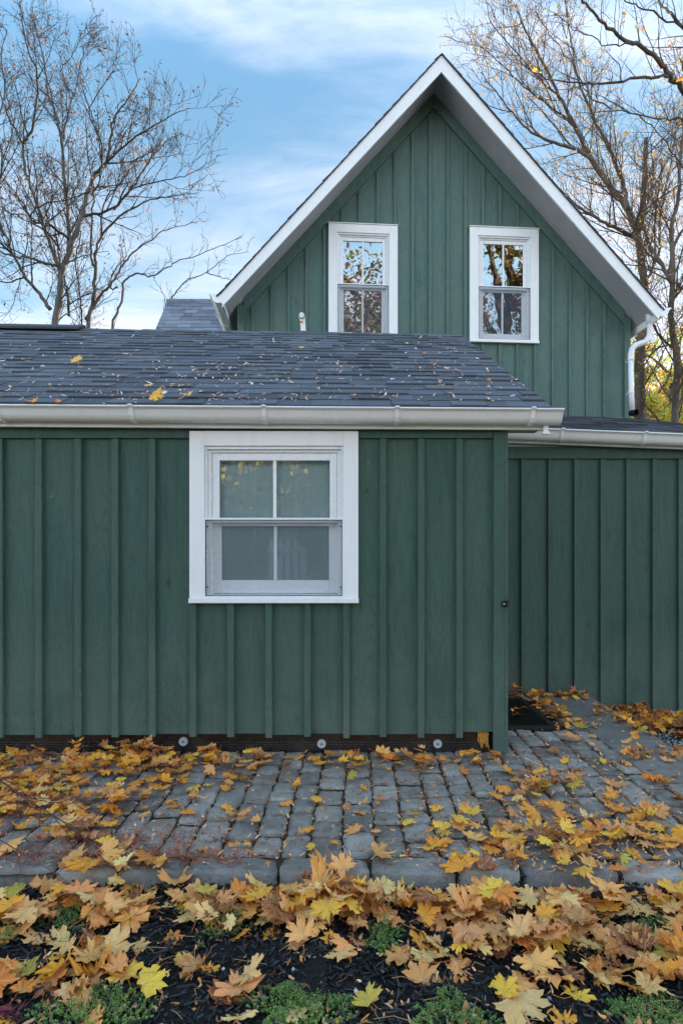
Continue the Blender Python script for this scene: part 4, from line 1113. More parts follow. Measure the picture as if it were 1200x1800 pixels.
# reddish conifer scraps and fine stems near the kerb at left
cf = MB(); cf.col = []
for k in range(1500):
    px, py = rnd.gauss(240, 120), rnd.gauss(1485, 22) + U(0, 1)*12
    if rnd.random() < .25: px, py = U(0, 430), U(1500, 1520)
    p = gnd(px, py, 0); 
    if p.y < kerb_y(p.x)-.05: continue
    p.z = .004 + U(0, .012)
    c = s2l(rnd.choice(((170, 84, 50), (140, 66, 42), (190, 110, 70), (110, 56, 40))))
    bit(cf, p, U(.012, .045), U(.0015, .0045), c, U(0, 6), .25, .5)
o = cf.build('conifer_scraps', M['bits']); tag(o, 'rust coloured dry conifer scraps along the kerb at left', 'debris', kind='stuff')

# roof debris
def roofp(px, py):
    # ray to roof plane
    A = Vector(rB); n_ = (Vector(rB)-Vector(rA)).cross(Vector(rD)-Vector(rA)).normalized()
    dr = Vector(((px-PX0)/FPX, 1, (PY0-py)/FPX)); o0 = Vector((0, 0, EYE)); t = (A-o0).dot(n_)/dr.dot(n_); return o0+dr*t, n_
_, RN = roofp(500, 650); RQ = RN.to_track_quat('Z', 'Y').to_matrix().to_4x4()
rd = MB()
for k in range(1150):
    py = 584 + (714-590)*(rnd.random()**.75); xr = 810 + (py-590)*1.28
    px = U(-10, xr-6)
    if rnd.random() < .10: px = rnd.gauss(330, 120); py = U(660, 714)
    if px > xr-6: continue
    # clump by noise
    if mnoise.noise(Vector((px*.02, py*.04, 2))) < U(-.7, .35): continue
    p, _ = roofp(px, py); p = p + RN*U(.010, .016)
    c = s2l(rnd.choice(((222, 196, 178), (206, 160, 130), (236, 216, 202), (180, 120, 90), (216, 160, 110), (232, 208, 190))))
    bit(rd, p, U(.012, .042), U(.004, .012)*(1.8 if rnd.random() < .08 else 1), c, U(0, 6), .3, .5, RQ)
o = rd.build('roof_debris', M['bits']); tag(o, 'dry seeds and leaf scraps scattered over the low roof', 'debris', kind='stuff')
for (px, py, s0, cn, cu, lab) in ((138, 642, .085, 'yellow', .3, 'bright yellow maple leaf lying high on the low roof at left'), (277, 708, .085, 'yellow', .7, 'bright yellow leaf resting against the gutter lip'),
    (262, 684, .060, 'pale', .8, 'pale dried leaf on the roof above the gutter left of centre'), (330, 703, .075, 'pale', 1., 'pale crumpled leaf flat against the roof near the gutter'), (222, 627, .05, 'pale', .9, 'small whitish leaf on the upper left of the roof'),
    (745, 626, .045, 'orange', .9, 'small rust coloured leaf on the roof right of the pipe'), (62, 713, .06, 'golden', .8, 'golden leaf peeking over the gutter at far left'), (105, 714, .05, 'orange', .8, 'orange leaf peeking over the gutter beside the golden one'),
    (856, 675, .045, 'orange', .9, 'small orange leaf low on the roof near its right rake'), (530, 616, .05, 'pale', .9, 'small pale leaf on the roof just below the vent pipe')):
    p, _ = roofp(px, py); mb = MB(); leaf_into(mb, Matrix.Identity(4), s0*(.84 if cn == 'yellow' else .72), PAL[cn], cu, int(px))
    o = mb.build('fallen_leaf', mat_leaf_, smooth=True); o.matrix_world = Matrix.Translation(p + RN*(.042 if cn == 'yellow' else .024)) @ RQ @ Matrix.Rotation(.45 if cn == 'yellow' else .1, 4, 'X') @ Matrix.Rotation(U(0, 6), 4, 'Z') @ Matrix.Rotation(-.1, 4, 'X')
    tag(o, lab, 'leaf', 'fallen maple leaves')

# ================================================================== HERB CLUMPS
def clump(px, py, rx, ry, lab, n=300, green=1.0):
    c = gnd(px, py, -.05); mb = MB(); mb.col = []
    for k in range(n):
        a = U(0, 2*pi); r_ = sqrt(rnd.random()); 
        ex = 1 + .8*mnoise.noise(Vector((cos(a)*1.8+px, sin(a)*1.8, 0)))
        if mnoise.noise(Vector((r_*cos(a)*4+px, r_*sin(a)*4, 9))) < -.22 and rnd.random() < .8: continue
        x = c.x + rx*r_*cos(a)*ex; y = c.y + ry*r_*sin(a)*ex
        if y > kerb_y(x)-.07: continue
        h = .008 + .036*(1-r_*r_)*U(.2, 1.3); z0 = mulch_z(x, y)
        lean = Vector((U(-.4, .4)+cos(a)*r_*.5, U(-.4, .4)+sin(a)*r_*.5, 1)).normalized(); tip = Vector((x, y, z0)) + lean*h
        k0 = len(mb.v); mb.tube([(x, y, z0-.004), tip], [.0008, .0006], 3)
        for _ in range(len(mb.v)-k0): mb.col.append((.08, .11, .04))
        hue = mnoise.noise(Vector((x*18, y*18, 4)))
        g = (.25+.09*hue, .38+.10*hue, .10) if rnd.random() < .88 else (.30, .32, .14)
        nl = rnd.randint(9, 14)
        for q in range(nl):
            t = .35 + .65*q/nl; an = q*2.4 + U(-.2, .2); l_ = U(.004, .0075)*(1.15-.35*t); w2 = l_*.38
            dv = Vector((cos(an), sin(an), U(.1, .9))).normalized(); sd_ = dv.cross(lean).normalized()*w2
            b = Vector((x, y, z0)) + lean*h*t; e = b + dv*l_; i = len(mb.v)
            j = U(.75, 1.25); cc_ = tuple(v_*j for v_ in g)
            mb.v += [tuple(b), tuple(b+dv*l_*.55+sd_), tuple(e), tuple(b+dv*l_*.55-sd_)]; mb.f.append((i, i+1, i+2, i+3)); mb.col += [cc_]*4
    o = mb.build('ground_cover_plant', M['herb'], smooth=False); tag(o, lab, 'plant', 'green ground cover clumps in the mulch')
clump(128, 1598, .115, .085, 'green mossy clump left of the kerb pile with a yellow leaf on it', 500)
clump(400, 1625, .07, .07, 'green clump half buried under leaves in the middle of the kerb pile', 260)
clump(672, 1640, .055, .07, 'small dark green clump right of the middle of the mulch', 260)
clump(525, 1768, .13, .09, 'large green sedum clump at the bottom edge in the middle', 800)
clump(165, 1772, .14, .07, 'pale green sedum clump at the bottom left', 600)
clump(805, 1790, .115, .075, 'green sedum clump at the bottom edge right of the middle', 560)
clump(880, 1652, .035, .035, 'tiniest green tuft beside the right leaf heap', 110)
clump(1148, 1640, .115, .065, 'green clump below the kerb at the right edge', 520)
clump(1150, 1775, .11, .06, 'green clump in the bottom right corner', 500)
clump(8, 1650, .03, .03, 'small green tuft at the left edge of the mulch', 80)
# crimson seedling, bottom left
mb = MB(); mb.col = []; c = gnd(18, 1792, -.05)
for k in range(26):
    a = U(0, 6.28); dv = Vector((cos(a), sin(a), U(.2, .9))).normalized(); b = Vector((c.x+U(-.02, .02), c.y+U(-.02, .02), -.035)); l_ = U(.02, .04); sd_ = dv.cross(Vector((0, 0, 1))).normalized()*l_*.12; i = len(mb.v)
    mb.v += [tuple(b), tuple(b+dv*l_*.5+sd_), tuple(b+dv*l_), tuple(b+dv*l_*.5-sd_)]; mb.f.append((i, i+1, i+2, i+3)); mb.col += [(.20*U(.6, 1.1), .02, .05)]*4
o = mb.build('crimson_plant', M['herb']); tag(o, 'small crimson leaved seedling in the bottom left corner', 'plant')

# bare red twigs reaching in from the left
tw = MB()
def ctrl(pts, rad, sides=5):
    P = [Vector(p) for p in pts]; out = []
    for k in range(len(P)-1):
        p0 = P[max(k-1, 0)]; p1 = P[k]; p2 = P[k+1]; p3 = P[min(k+2, len(P)-1)]
        for q in range(5):
            t = q/5; out.append(.5*((2*p1) + (p2-p0)*t + (2*p0-5*p1+4*p2-p3)*t*t + (3*p1-p0-3*p2+p3)*t**3))
    out.append(P[-1]); n = len(out); return out, [rad*(1-.75*k/n) for k in range(n)]
def ap(px, py, Y): return at(px, py, Y)
TW = [([(-60, 1340, 2.25), (0, 1372, 2.3), (60, 1412, 2.3), (120, 1450, 2.32), (170, 1490, 2.3), (195, 1530, 2.2)], .005),
      ([(10, 1378, 2.3), (50, 1402, 2.35), (120, 1405, 2.5), (165, 1440, 2.5), (190, 1470, 2.45)], .003),
      ([(40, 1400, 2.3), (110, 1412, 2.4), (180, 1405, 2.6), (245, 1398, 2.7)], .0024),
      ([(-10, 1470, 2.2), (40, 1500, 2.15), (90, 1530, 2.05), (130, 1558, 2.0)], .003),
      ([(-10, 1480, 2.2), (0, 1470, 2.2), (40, 1420, 2.3), (90, 1402, 2.4), (150, 1400, 2.5)], .0026),
      ([(72, 1422, 2.3), (70, 1450, 2.3), (72, 1470, 2.3)], .002), ([(60, 1412, 2.3), (30, 1450, 2.2), (5, 1475, 2.15)], .002),
      ([(-20, 1400, 2.2), (60, 1420, 2.3), (130, 1450, 2.4), (210, 1455, 2.5)], .0022), ([(120, 1452, 2.3), (160, 1460, 2.4), (230, 1448, 2.5)], .0016),
      ([(10, 1510, 2.1), (60, 1520, 2.1), (120, 1508, 2.2), (175, 1478, 2.3)], .002), ([(-30, 1360, 2.3), (20, 1375, 2.3), (50, 1400, 2.3)], .004),
      ([(30, 1490, 2.2), (40, 1540, 2.05), (60, 1560, 2.0)], .002), ([(90, 1430, 2.35), (130, 1480, 2.3), (150, 1530, 2.15), (180, 1560, 2.05)], .002)]
for pts, r_ in TW:
    P, rr_ = ctrl([ap(*p) for p in pts], r_*.85); tw.tube(P, rr_, 5)
    for _ in range(4):
        k = rnd.randrange(3, len(P)-1); d_ = Vector((U(-1, 1), U(-.5, .5), U(-.7, .7))).normalized()*U(.04, .12)
        tw.tube([P[k], P[k]+d_*.5+Vector((0, 0, .01)), P[k]+d_], [.0012, .001, .0006], 4)
root = ap(-60, 1340, 2.25); P, rr_ = ctrl([(root.x-.25, 2.02, -.06), (root.x-.16, 2.1, .12), (root.x-.06, 2.2, .30), tuple(root)], .005); tw.tube(P, .0036, 5)
o = tw.build('bare_shrub', M['redtwig'], smooth=True); tag(o, 'bare reddish shrub twigs arching over the cobbles from the left edge', 'shrub')
# loose stems on the mulch
st = MB()
for k in range(90):
    p = gnd(U(-20, 1220), U(1560, 1800), -.03); a = U(0, 6.28); l_ = U(.04, .11); z = mulch_z(p.x, p.y)+.02
    e = Vector((p.x+cos(a)*l_, p.y+sin(a)*l_*.7, z+U(-.005, .02))); mid_ = (Vector((p.x, p.y, z))+e)/2 + Vector((U(-.01, .01), U(-.01, .01), .008)); st.tube([(p.x, p.y, z), mid_, e], [.0012, .001, .0009], 4)
o = st.build('leaf_stalks', M['bits'], smooth=True)
ca = o.data.color_attributes.new('col', 'FLOAT_COLOR', 'POINT')
for d_ in ca.data: d_.color = (.42, .24, .09, 1)
tag(o, 'thin tan leaf stalks lying on the mulch', 'leaf stalks', kind='stuff')

# ================================================================== TREES
def branchpath(p, d_, L, n, r_, jit, upb, rr):
    P = [p.copy()]; d_ = d_.normalized(); step = L/n
    for k in range(n):
        d_ = (d_ + Vector((rr.gauss(0, jit), rr.gauss(0, jit), rr.gauss(0, jit) + upb))).normalized(); P.append(P[-1] + d_*step)
    return P
def spawn(mb, P, rad, level, rr, cfg, tips):
    """grow side shoots along path P"""
    L = sum((P[k+1]-P[k]).length for k in range(len(P)-1))
    sp, ln, nseg, sides, jit = cfg['lv'][level]
    nxt = rr.uniform(.15, .5)*sp + (cfg.get('skip', 0)*L if level == 0 else .12*L); acc = 0
    for k in range(len(P)-1):
        seg = P[k+1]-P[k]; sl_ = seg.length
        while acc + sl_ > nxt:
            t = (nxt-acc)/sl_; q = P[k].lerp(P[k+1], t); dr = seg.normalized(); frac = nxt/L
            ax = dr.cross(Vector((rr.uniform(-1, 1), rr.uniform(-1, 1), rr.uniform(-1, 1)))).normalized()
            nd = Matrix.Rotation(rr.uniform(.45, 1.0), 3, ax) @ dr; nd.z += cfg.get('up', .15)
            r0 = rad[k]*(1-t) + rad[k+1]*t
            cl_ = ln*rr.uniform(.5, 1.25)*(1-.45*frac); cr_ = max(cfg['rmin'], min(r0*.6, cl_*cfg.get('rk', .012)))
            cp_ = branchpath(q, nd, cl_, nseg, cr_, jit, .03, rr); n = len(cp_)
            crd = [max(cfg['rmin']*.7, cr_*(1-.75*i/(n-1))) for i in range(n)]
            mb[0 if cr_ > .02 else 1].tube(cp_, crd, sides, cap=False)
            if level+1 < len(cfg['lv']): spawn(mb, cp_, crd, level+1, rr, cfg, tips)
            else: tips.append((cp_[-1], nd)); tips.append((cp_[len(cp_)//2], nd))
            nxt += sp*rr.uniform(.6, 1.5)
        acc += sl_
def smooth_path(pts, jit, rr):
    P, _ = ctrl(pts, 1)
    return [p + Vector((rr.gauss(0, jit), rr.gauss(0, jit), rr.gauss(0, jit))) for p in P]
def make_tree(name, limbs, conv, cfg, label, cat, bark, twigm, leafcols, leafprob, leafsize, seed, group=None, extra=None):
    rr = random.Random(seed); t = empty(name, label, cat, group)
    trunk = MB(); tw_ = MB(); tips = []
    for limb in limbs:
        pts, r0, r1, Y0, Y1 = limb[:5]; n = len(pts)
        P3 = [at(*conv(x, y), Y0 + (Y1-Y0)*k/(n-1)) if not isinstance(x, Vector) else x for k, (x, y) in enumerate(pts)]
        if len(limb) > 5:   # carry on to the ground
            b0 = P3[0]; d0 = (P3[0]-P3[1]).normalized()*.5; P3 = [Vector((b0.x + limb[5], b0.y, z_)) for z_ in (-.45, b0.z*.3, b0.z*.6, b0.z*.82)] + P3
        P = smooth_path(P3, cfg.get('wob', .02), rr); m = len(P)
        rad = [r0 + (r1-r0)*(k/(m-1))**.8 for k in range(m)]
        (trunk if r0 > .035 else tw_).tube(P, rad, 9 if r0 > .06 else 6, cap=True)
        spawn((trunk, tw_), P, rad, 0, rr, cfg, tips)
    trunk.build('trunk', bark, t, smooth=True); tw_.build('twigs', twigm, t, smooth=False)
    lf = MB(); lf.col = []
    for q, nd in tips:
        if rr.random() > leafprob: continue
        for _ in range(rr.randint(1, 2)):
            c_ = q + Vector((rr.gauss(0, .04), rr.gauss(0, .04), rr.gauss(0, .04))); s_ = leafsize*rr.uniform(.6, 1.3)
            a = Vector((rr.gauss(0, 1), rr.gauss(0, 1), rr.gauss(0, 1))).normalized(); b = a.cross(Vector((rr.gauss(0, 1), rr.gauss(0, 1), rr.gauss(0, 1)))).normalized()
            i = len(lf.v); cc_ = tuple(v_*rr.uniform(.7, 1.2) for v_ in rr.choice(leafcols))
            lf.v += [tuple(c_-a*s_), tuple(c_+b*s_*.6), tuple(c_+a*s_), tuple(c_-b*s_*.45)]; lf.f.append((i, i+1, i+2, i+3)); lf.col += [cc_]*4
    if lf.f: lf.build('leaves', M['treeleaf'], t)
    return t, tips
cvL = lambda x, y: (x/2.4, y/2.4)
cfgL = dict(lv=[(.27, 1.6, 7, 5, .09), (.175, .75, 5, 3, .12), (.115, .36, 3, 3, .18)], rmin=.0050, rk=.017, up=.25, wob=.012, skip=.06)
YL = 14
def cmm(px): return px/2/2.4*YL/FPX     # crop pixel width -> radius
L1 = [([(235, 1365), (252, 1250), (262, 1150), (290, 1080), (315, 990), (350, 900), (375, 800), (400, 735)], cmm(36), cmm(16), YL, YL, 0),
 ([(400, 735), (450, 680), (470, 560), (482, 500), (540, 420), (590, 330)], cmm(16), .012, YL, YL-.5),
 ([(290, 1080), (292, 960), (270, 740), (262, 600), (235, 480), (200, 380), (190, 280), (150, 110), (130, 30)], cmm(20), .012, YL, YL+1),
 ([(262, 1150), (205, 1010), (150, 850), (105, 700), (95, 605), (40, 500), (0, 380), (-30, 260)], cmm(17), .012, YL, YL-1),
 ([(97, 605), (130, 560), (155, 420), (160, 300), (130, 240), (95, 90), (90, 0)], cmm(11), .01, YL-.7, YL-1.4),
 ([(240, 1120), (190, 1110), (120, 1085), (60, 1080), (0, 1060), (-60, 1000)], cmm(14), .015, YL, YL-1),
 ([(215, 1310), (170, 1240), (110, 1170), (60, 1080), (20, 990), (-30, 900)], cmm(18), .015, YL+.1, YL-.6),
 ([(300, 1010), (210, 950), (140, 930), (100, 860), (30, 770), (-40, 700)], cmm(12), .012, YL, YL+.8),
 ([(255, 1060), (200, 980), (135, 940), (145, 890), (200, 858), (320, 830), (400, 800)], cmm(9), .008, YL-.2, YL-1.2),
 ([(400, 735), (500, 640), (600, 560), (700, 500), (790, 455)], cmm(11), .007, YL, YL-1),
 ([(345, 915), (480, 880), (560, 790), (620, 700), (660, 620), (690, 540)], cmm(12), .008, YL, YL+.8),
 ([(480, 880), (560, 800), (700, 760), (790, 740), (875, 690)], cmm(8), .006, YL+.3, YL-.6),
 ([(262, 600), (300, 440), (330, 330), (360, 180)], cmm(9), .008, YL+.5, YL+1.2),
 ([(255, 300), (270, 280), (320, 210), (345, 140)], cmm(5), .006, YL+.5, YL+.5),
 ([(290, 1330), (285, 1230), (262, 1150), (240, 1010), (230, 930), (215, 780)], cmm(12), .012, YL+.4, YL+1.2),
 ([(345, 1370), (338, 1240), (320, 1100), (340, 980), (300, 860), (330, 760), (300, 640)], cmm(10), .01, YL+.8, YL+1.4, 0),
 ([(20, 990), (-20, 860), (10, 700), (-10, 540), (20, 400), (10, 250), (30, 120)], cmm(11), .010, YL-.5, YL+1),
 ([(60, 1080), (0, 1020), (-60, 960), (-120, 860), (-160, 700)], cmm(11), .010, YL-.3, YL-1),
 ([(110, 1170), (40, 1190), (-20, 1180), (-90, 1120)], cmm(8), .008, YL, YL-.8),
 ([(385, 830), (420, 760), (430, 620), (380, 480), (420, 380), (480, 300)], cmm(8), .008, YL-.2, YL-.9)]
DK = [(.12, .06, .04), (.18, .08, .05), (.08, .04, .03), (.26, .14, .06)]
make_tree('bare_tree', L1, cvL, cfgL, 'tall bare grey tree with forked trunk and dense twigs at the far left', 'tree', M['bark'], M['twig'], DK, .22, .035, 5, 'bare trees beyond the low roof')
L2 = [([(375, 1370), (395, 1250), (405, 1130), (402, 1080), (430, 1000), (500, 920), (600, 860), (700, 830), (830, 815)], cmm(30), .008, YL+1, YL, 0),
 ([(405, 1130), (385, 1080), (388, 950), (395, 780), (370, 640), (365, 480)], cmm(14), .01, YL+1, YL+1.4),
 ([(360, 1350), (430, 1240), (465, 1205), (510, 1130), (560, 1070), (640, 1010), (700, 970), (830, 940)], cmm(15), .007, YL+1, YL+.3),
 ([(430, 1010), (430, 900), (460, 820), (520, 760), (560, 690), (640, 640), (770, 560)], cmm(9), .007, YL+.9, YL+1.6)]
make_tree('bare_tree', L2, cvL, dict(cfgL, lv=[(.36, 1.15, 6, 5, .12), (.24, .5, 5, 3, .16), (.16, .22, 3, 3, .2)]), 'bare grey tree just right of the tall forked one, leaning right', 'tree', M['bark'], M['twig'], [(.40, .15, .05), (.3, .1, .04)], .25, .04, 6, 'bare trees beyond the low roof')
L3 = [([(475, 1375), (510, 1290), (522, 1200), (570, 1155), (640, 1165), (700, 1130), (760, 1100), (900, 1050), (1020, 1000)], cmm(18), .006, YL+1, YL+.3, 0),
 ([(500, 1215), (460, 1210), (480, 1150), (530, 1080), (520, 1000)], cmm(7), .006, YL+1, YL+1)]
make_tree('bare_tree', L3, cvL, dict(cfgL, lv=[(.34, .75, 5, 4, .12), (.22, .35, 4, 3, .16), (.18, .18, 3, 3, .2)]), 'slender bare tree with one long limb arching right above the low roof', 'tree', M['bark'], M['twig'], DK, .08, .03, 7, 'bare trees beyond the low roof')
L4 = [([(690, 1330), (730, 1255), (780, 1190), (870, 1150), (960, 1080), (1050, 1062)], cmm(15), .005, YL+3, YL+2.4, -.3),
 ([(870, 1150), (930, 1170), (1000, 1185)], cmm(6), .004, YL+2.7, YL+2.4), ([(700, 1300), (690, 1240), (650, 1180)], cmm(5), .004, YL+3, YL+3)]
make_tree('bare_tree', L4, cvL, dict(cfgL, lv=[(.30, .7, 5, 4, .12), (.2, .33, 4, 3, .16), (.2, .15, 3, 3, .2)]), 'small bare tree whose twigs rise behind the rear blue roof', 'tree', M['bark'], M['twig'], DK, .05, .03, 8, 'bare trees beyond the low roof')

cvR = lambda x, y: (780 + x/2.368, y/2.368)
def cmr(px, Y): return px/2/2.368*Y/FPX
YC = [(.50, .28, .07), (.58, .40, .10), (.36, .19, .07), (.52, .33, .12)]
cfgR = dict(lv=[(.21, 1.6, 6, 5, .08), (.14, .74, 5, 3, .11), (.11, .34, 3, 3, .15)], rmin=.0040, rk=.013, up=.18, wob=.010, skip=.05)
Y2 = 12
R2 = [([(820, 1740), (813, 1560), (822, 1400), (835, 1300), (828, 1150), (805, 990), (762, 870), (680, 770), (610, 660), (545, 530), (480, 400), (400, 240), (330, 110), (300, 20)], cmr(62, Y2), .012, Y2, Y2+.6, 0),
 ([(765, 870), (742, 760), (695, 640), (620, 490), (560, 330), (525, 150), (500, 0)], cmr(22, Y2), .01, Y2, Y2+1.4),
 ([(812, 960), (826, 840), (835, 690), (842, 575)], cmr(30, Y2), cmr(14, Y2), Y2-.1, Y2-.3),
 ([(820, 1010), (740, 960), (650, 920), (570, 870), (500, 815)], cmr(20, Y2), .010, Y2, Y2-1.2),
 ([(690, 780), (600, 650), (480, 600), (380, 560), (300, 490), (230, 400), (150, 300)], cmr(18, Y2), .008, Y2, Y2-.8),
 ([(545, 530), (440, 440), (330, 360), (220, 250), (130, 180)], cmr(11, Y2), .006, Y2+.3, Y2-.4),
 ([(480, 400), (400, 330), (300, 220), (200, 100), (180, 20)], cmr(9, Y2), .006, Y2+.4, Y2+.4),
 ([(835, 1180), (890, 1060), (900, 900), (925, 760), (960, 560), (950, 420)], cmr(15, Y2), .008, Y2, Y2+1)]
make_tree('maple_tree', R2, cvR, cfgR, 'leaning brown maple with a snapped stub behind the right roof slope', 'tree', M['bark_brown'], M['twig_brown'], YC, .42, .027, 15, 'bare maples right of the gable')
Y3 = 11
R3 = [([(960, 1750), (966, 1500), (945, 1320), (950, 1150), (945, 950), (968, 850), (985, 640), (1000, 430), (990, 250)], cmr(46, Y3), .015, Y3, Y3, 0),
 ([(945, 1180), (890, 1080), (850, 1010), (830, 900), (870, 740), (860, 600)], cmr(20, Y3), .010, Y3, Y3+.6),
 ([(950, 1040), (985, 970), (1040, 900)], cmr(16, Y3), .02, Y3, Y3), ([(950, 1250), (1000, 1180), (1050, 1050)], cmr(16, Y3), .02, Y3, Y3-.4),
 ([(955, 1450), (900, 1400), (860, 1330), (845, 1250)], cmr(12, Y3), .012, Y3, Y3-.4), ([(850, 1490), (895, 1440), (930, 1410), (990, 1390)], cmr(7, Y3), .008, Y3-.2, Y3-.5)]
make_tree('maple_tree', R3, cvR, cfgR, 'straight brown maple at the right edge beside the snapped one', 'tree', M['bark_brown'], M['twig_brown'], YC, .38, .026, 16, 'bare maples right of the gable')
Y1 = 7.6
R1 = [([(1180, 560), (1080, 440), (995, 375), (940, 310), (880, 240), (780, 180), (700, 130), (620, 50), (560, -20)], cmr(34, Y1), .012, Y1+1.2, Y1-.6),
 ([(930, 318), (800, 326), (660, 348), (560, 350), (430, 325), (300, 255)], cmr(14, Y1), .004, Y1+.4, Y1-.4),
 ([(1200, 300), (1000, 110), (920, 50), (880, -20)], cmr(20, Y1), .01, Y1+1.2, Y1-.6),
 ([(1180, 560), (995, 500), (880, 490), (700, 460), (560, 470)], cmr(12, Y1), .004, Y1+1.3, Y1),
 ([(780, 180), (690, 190), (560, 130), (460, 60)], cmr(7, Y1), .004, Y1, Y1),
 ([(1000, 110), (870, 60), (780, 10), (700, -30)], cmr(9, Y1), .006, Y1+.4, Y1), ([(700, 460), (600, 380), (520, 250), (420, 120), (380, 30)], cmr(6, Y1), .004, Y1+.2, Y1+.4),
 ([(1000, 720), (960, 650), (860, 520), (760, 460), (640, 390)], cmr(8, Y1), .004, Y1+1.3, Y1+.2),
 ([(1000, 1200), (900, 1150), (780, 1080), (700, 990), (640, 960)], cmr(9, Y1), .004, Y1+1.6, Y1+.8)]
tr_, tp = make_tree('maple_tree', R1, cvR, dict(cfgR, lv=[(.26, .85, 6, 5, .10), (.17, .40, 5, 3, .12), (.18, .18, 3, 3, .16)], rmin=.0022, wob=.012), 'nearest maple with grey limbs reaching in from the top right corner', 'tree', M['bark_brown'], M['twig_brown'], [(.72, .45, .06), (.68, .36, .08)], .10, .030, 17, 'bare maples right of the gable')
tk = MB(); P = [Vector((7.1, 9.0, -.45)), Vector((7.05, 9.0, 1.5)), Vector((6.95, 8.95, 3.5)), Vector((6.8, 8.9, 5.2)), at(*cvR(1180, 560), Y1+1.2)]
tk.tube(smooth_path(P, .015, rnd), [.26 - .008*k for k in range(21)], 12); tk.tube(smooth_path([Vector((6.85, 8.9, 5.0)), Vector((6.6, 8.9, 6.3)), at(*cvR(1200, 300), Y1+1.2), Vector((8.0, 9.2, 11)), ], .02, rnd), [.11 - .005*k for k in range(16)], 10)
tk.tube(smooth_path([Vector((6.95, 8.95, 3.4)), at(*cvR(1120, 1250), Y1+1.5), at(*cvR(1000, 1200), Y1+1.6)], .01, rnd), [.05-.003*k for k in range(11)], 8)
tk.tube(smooth_path([Vector((6.85, 8.95, 4.9)), at(*cvR(1100, 900), Y1+1.3), at(*cvR(1000, 720), Y1+1.3)], .01, rnd), [.045-.003*k for k in range(11)], 8)
tk.build('trunk', M['bark_brown'], tr_, smooth=True)
# a few proper maple leaves hanging from the nearest limb
hl = MB(); 
for (px, py, cn) in ((1193, 100, 'yellow'), (1196, 138, 'golden'), (1178, 83, 'buff'), (1094, 39, 'lime'), (939, 123, 'yellow'), (1058, 90, 'yellow'), (1186, 72, 'yellow'), (1150, 270, 'buff'), (998, 236, 'golden'), (900, 190, 'buff'), (1130, 50, 'golden')):
    p = at(px, py, Y1 + .2); Mx = Matrix.Translation(p) @ Matrix.Rotation(U(0, 6), 4, 'Z') @ Matrix.Rotation(U(1.0, 2.2), 4, 'X') @ Matrix.Rotation(U(-1, 1), 4, 'Y')
    leaf_into(hl, Mx, (.085 if px > 1170 else .055), tuple(min(1, c*1.0) for c in PAL[cn]), .5, int(px))
hl.build('leaves', mat_leaf('hanging_leaf', .5), tr_, smooth=True)

# sunlit foliage trees far beyond, and trees across the road (seen in the panes)
def leafy_tree(x, y, h, cr, ch_, n, cols, label, seed, ls=.10, group=None, r0=.14, trunkmat=None, dens=1.0):
    rr = random.Random(seed); t = empty('leafy_tree', label, 'tree', group); tm = MB(); zt2 = -.45
    ends = []
    P = [Vector((x, y, zt2)), Vector((x+rr.uniform(-.2, .2), y, h*.3)), Vector((x+rr.uniform(-.3, .3), y, h*.55)), Vector((x+rr.uniform(-.4, .4), y, h*.85))]
    P = smooth_path(P, .03, rr); m = len(P); tm.tube(P, [r0*(1-.8*k/(m-1)) for k in range(m)], 9)
    cz = h - ch_/2
    for k in range(26):
        q = P[rr.randrange(m//3, m-1)]; a = rr.uniform(0, 6.28); e = Vector((x + cos(a)*cr*rr.uniform(.4, .95), y + sin(a)*cr*rr.uniform(.4, .95), cz + rr.uniform(-.4, .45)*ch_))
        md = q.lerp(e, .5) + Vector((rr.gauss(0, .2), rr.gauss(0, .2), .25)); B = smooth_path([q, md, e], .03, rr); nb = len(B)
        tm.tube(B, [max(.012, r0*.38*(1-.85*i/(nb-1))) for i in range(nb)], 5); ends += B[nb//3:]
        for _ in range(5):
            s0 = B[rr.randrange(nb//3, nb)]; e2 = s0 + Vector((rr.gauss(0, .5), rr.gauss(0, .5), rr.gauss(.1, .4)))*cr*.25; tm.tube([s0, s0.lerp(e2, .5)+Vector((0, 0, .05)), e2], [.014, .010, .006], 3); ends += [s0.lerp(e2, .5), e2, e2]
    tm.build('trunk', trunkmat or M['bark_brown'], t, smooth=True)
    lf = MB(); lf.col = []
    for k in range(n):
        c_ = rr.choice(ends); c_ = c_ + Vector((rr.gauss(0, .13), rr.gauss(0, .13), rr.gauss(0, .11)))*cr*.55*dens; s_ = ls*rr.uniform(.6, 1.3)
        a = Vector((rr.gauss(0, 1), rr.gauss(0, 1), rr.gauss(0, 1))).normalized(); b = a.cross(Vector((rr.gauss(0, 1), rr.gauss(0, 1), rr.gauss(0, 1)))).normalized()
        i = len(lf.v); cc_ = tuple(v_*rr.uniform(.7, 1.2) for v_ in rr.choice(cols))
        lf.v += [tuple(c_-a*s_), tuple(c_-a*s_*.1+b*s_*.7), tuple(c_+a*s_), tuple(c_-b*s_*.6+a*s_*.15)]; lf.f.append((i, i+1, i+2, i+3)); lf.col += [cc_]*4
    lf.build('crown', M['treeleaf'], t); return t
YG = [(.72, .62, .10), (.78, .58, .09), (.50, .56, .10), (.82, .58, .14), (.44, .52, .09)]
OR = [(.60, .33, .07), (.65, .42, .09), (.50, .24, .06)]
leafy_tree(11.2, 19.5, 9.0, 2.7, 7.4, 15000, YG, 'yellow green leafy tree low beyond the side wing roof', 31, .075, 'sunlit trees beyond the side wing')
leafy_tree(13.9, 23.5, 9.8, 3.0, 8.2, 14000, YG+OR, 'golden leafy tree at the right edge beyond the yellow green one', 32, .08, 'sunlit trees beyond the side wing')
leafy_tree(13.3, 27.0, 10.5, 3.2, 8.6, 12000, OR+YG, 'pale orange leafy tree seen between the downpipe and the brown trunk', 33, .08, 'sunlit trees beyond the side wing')
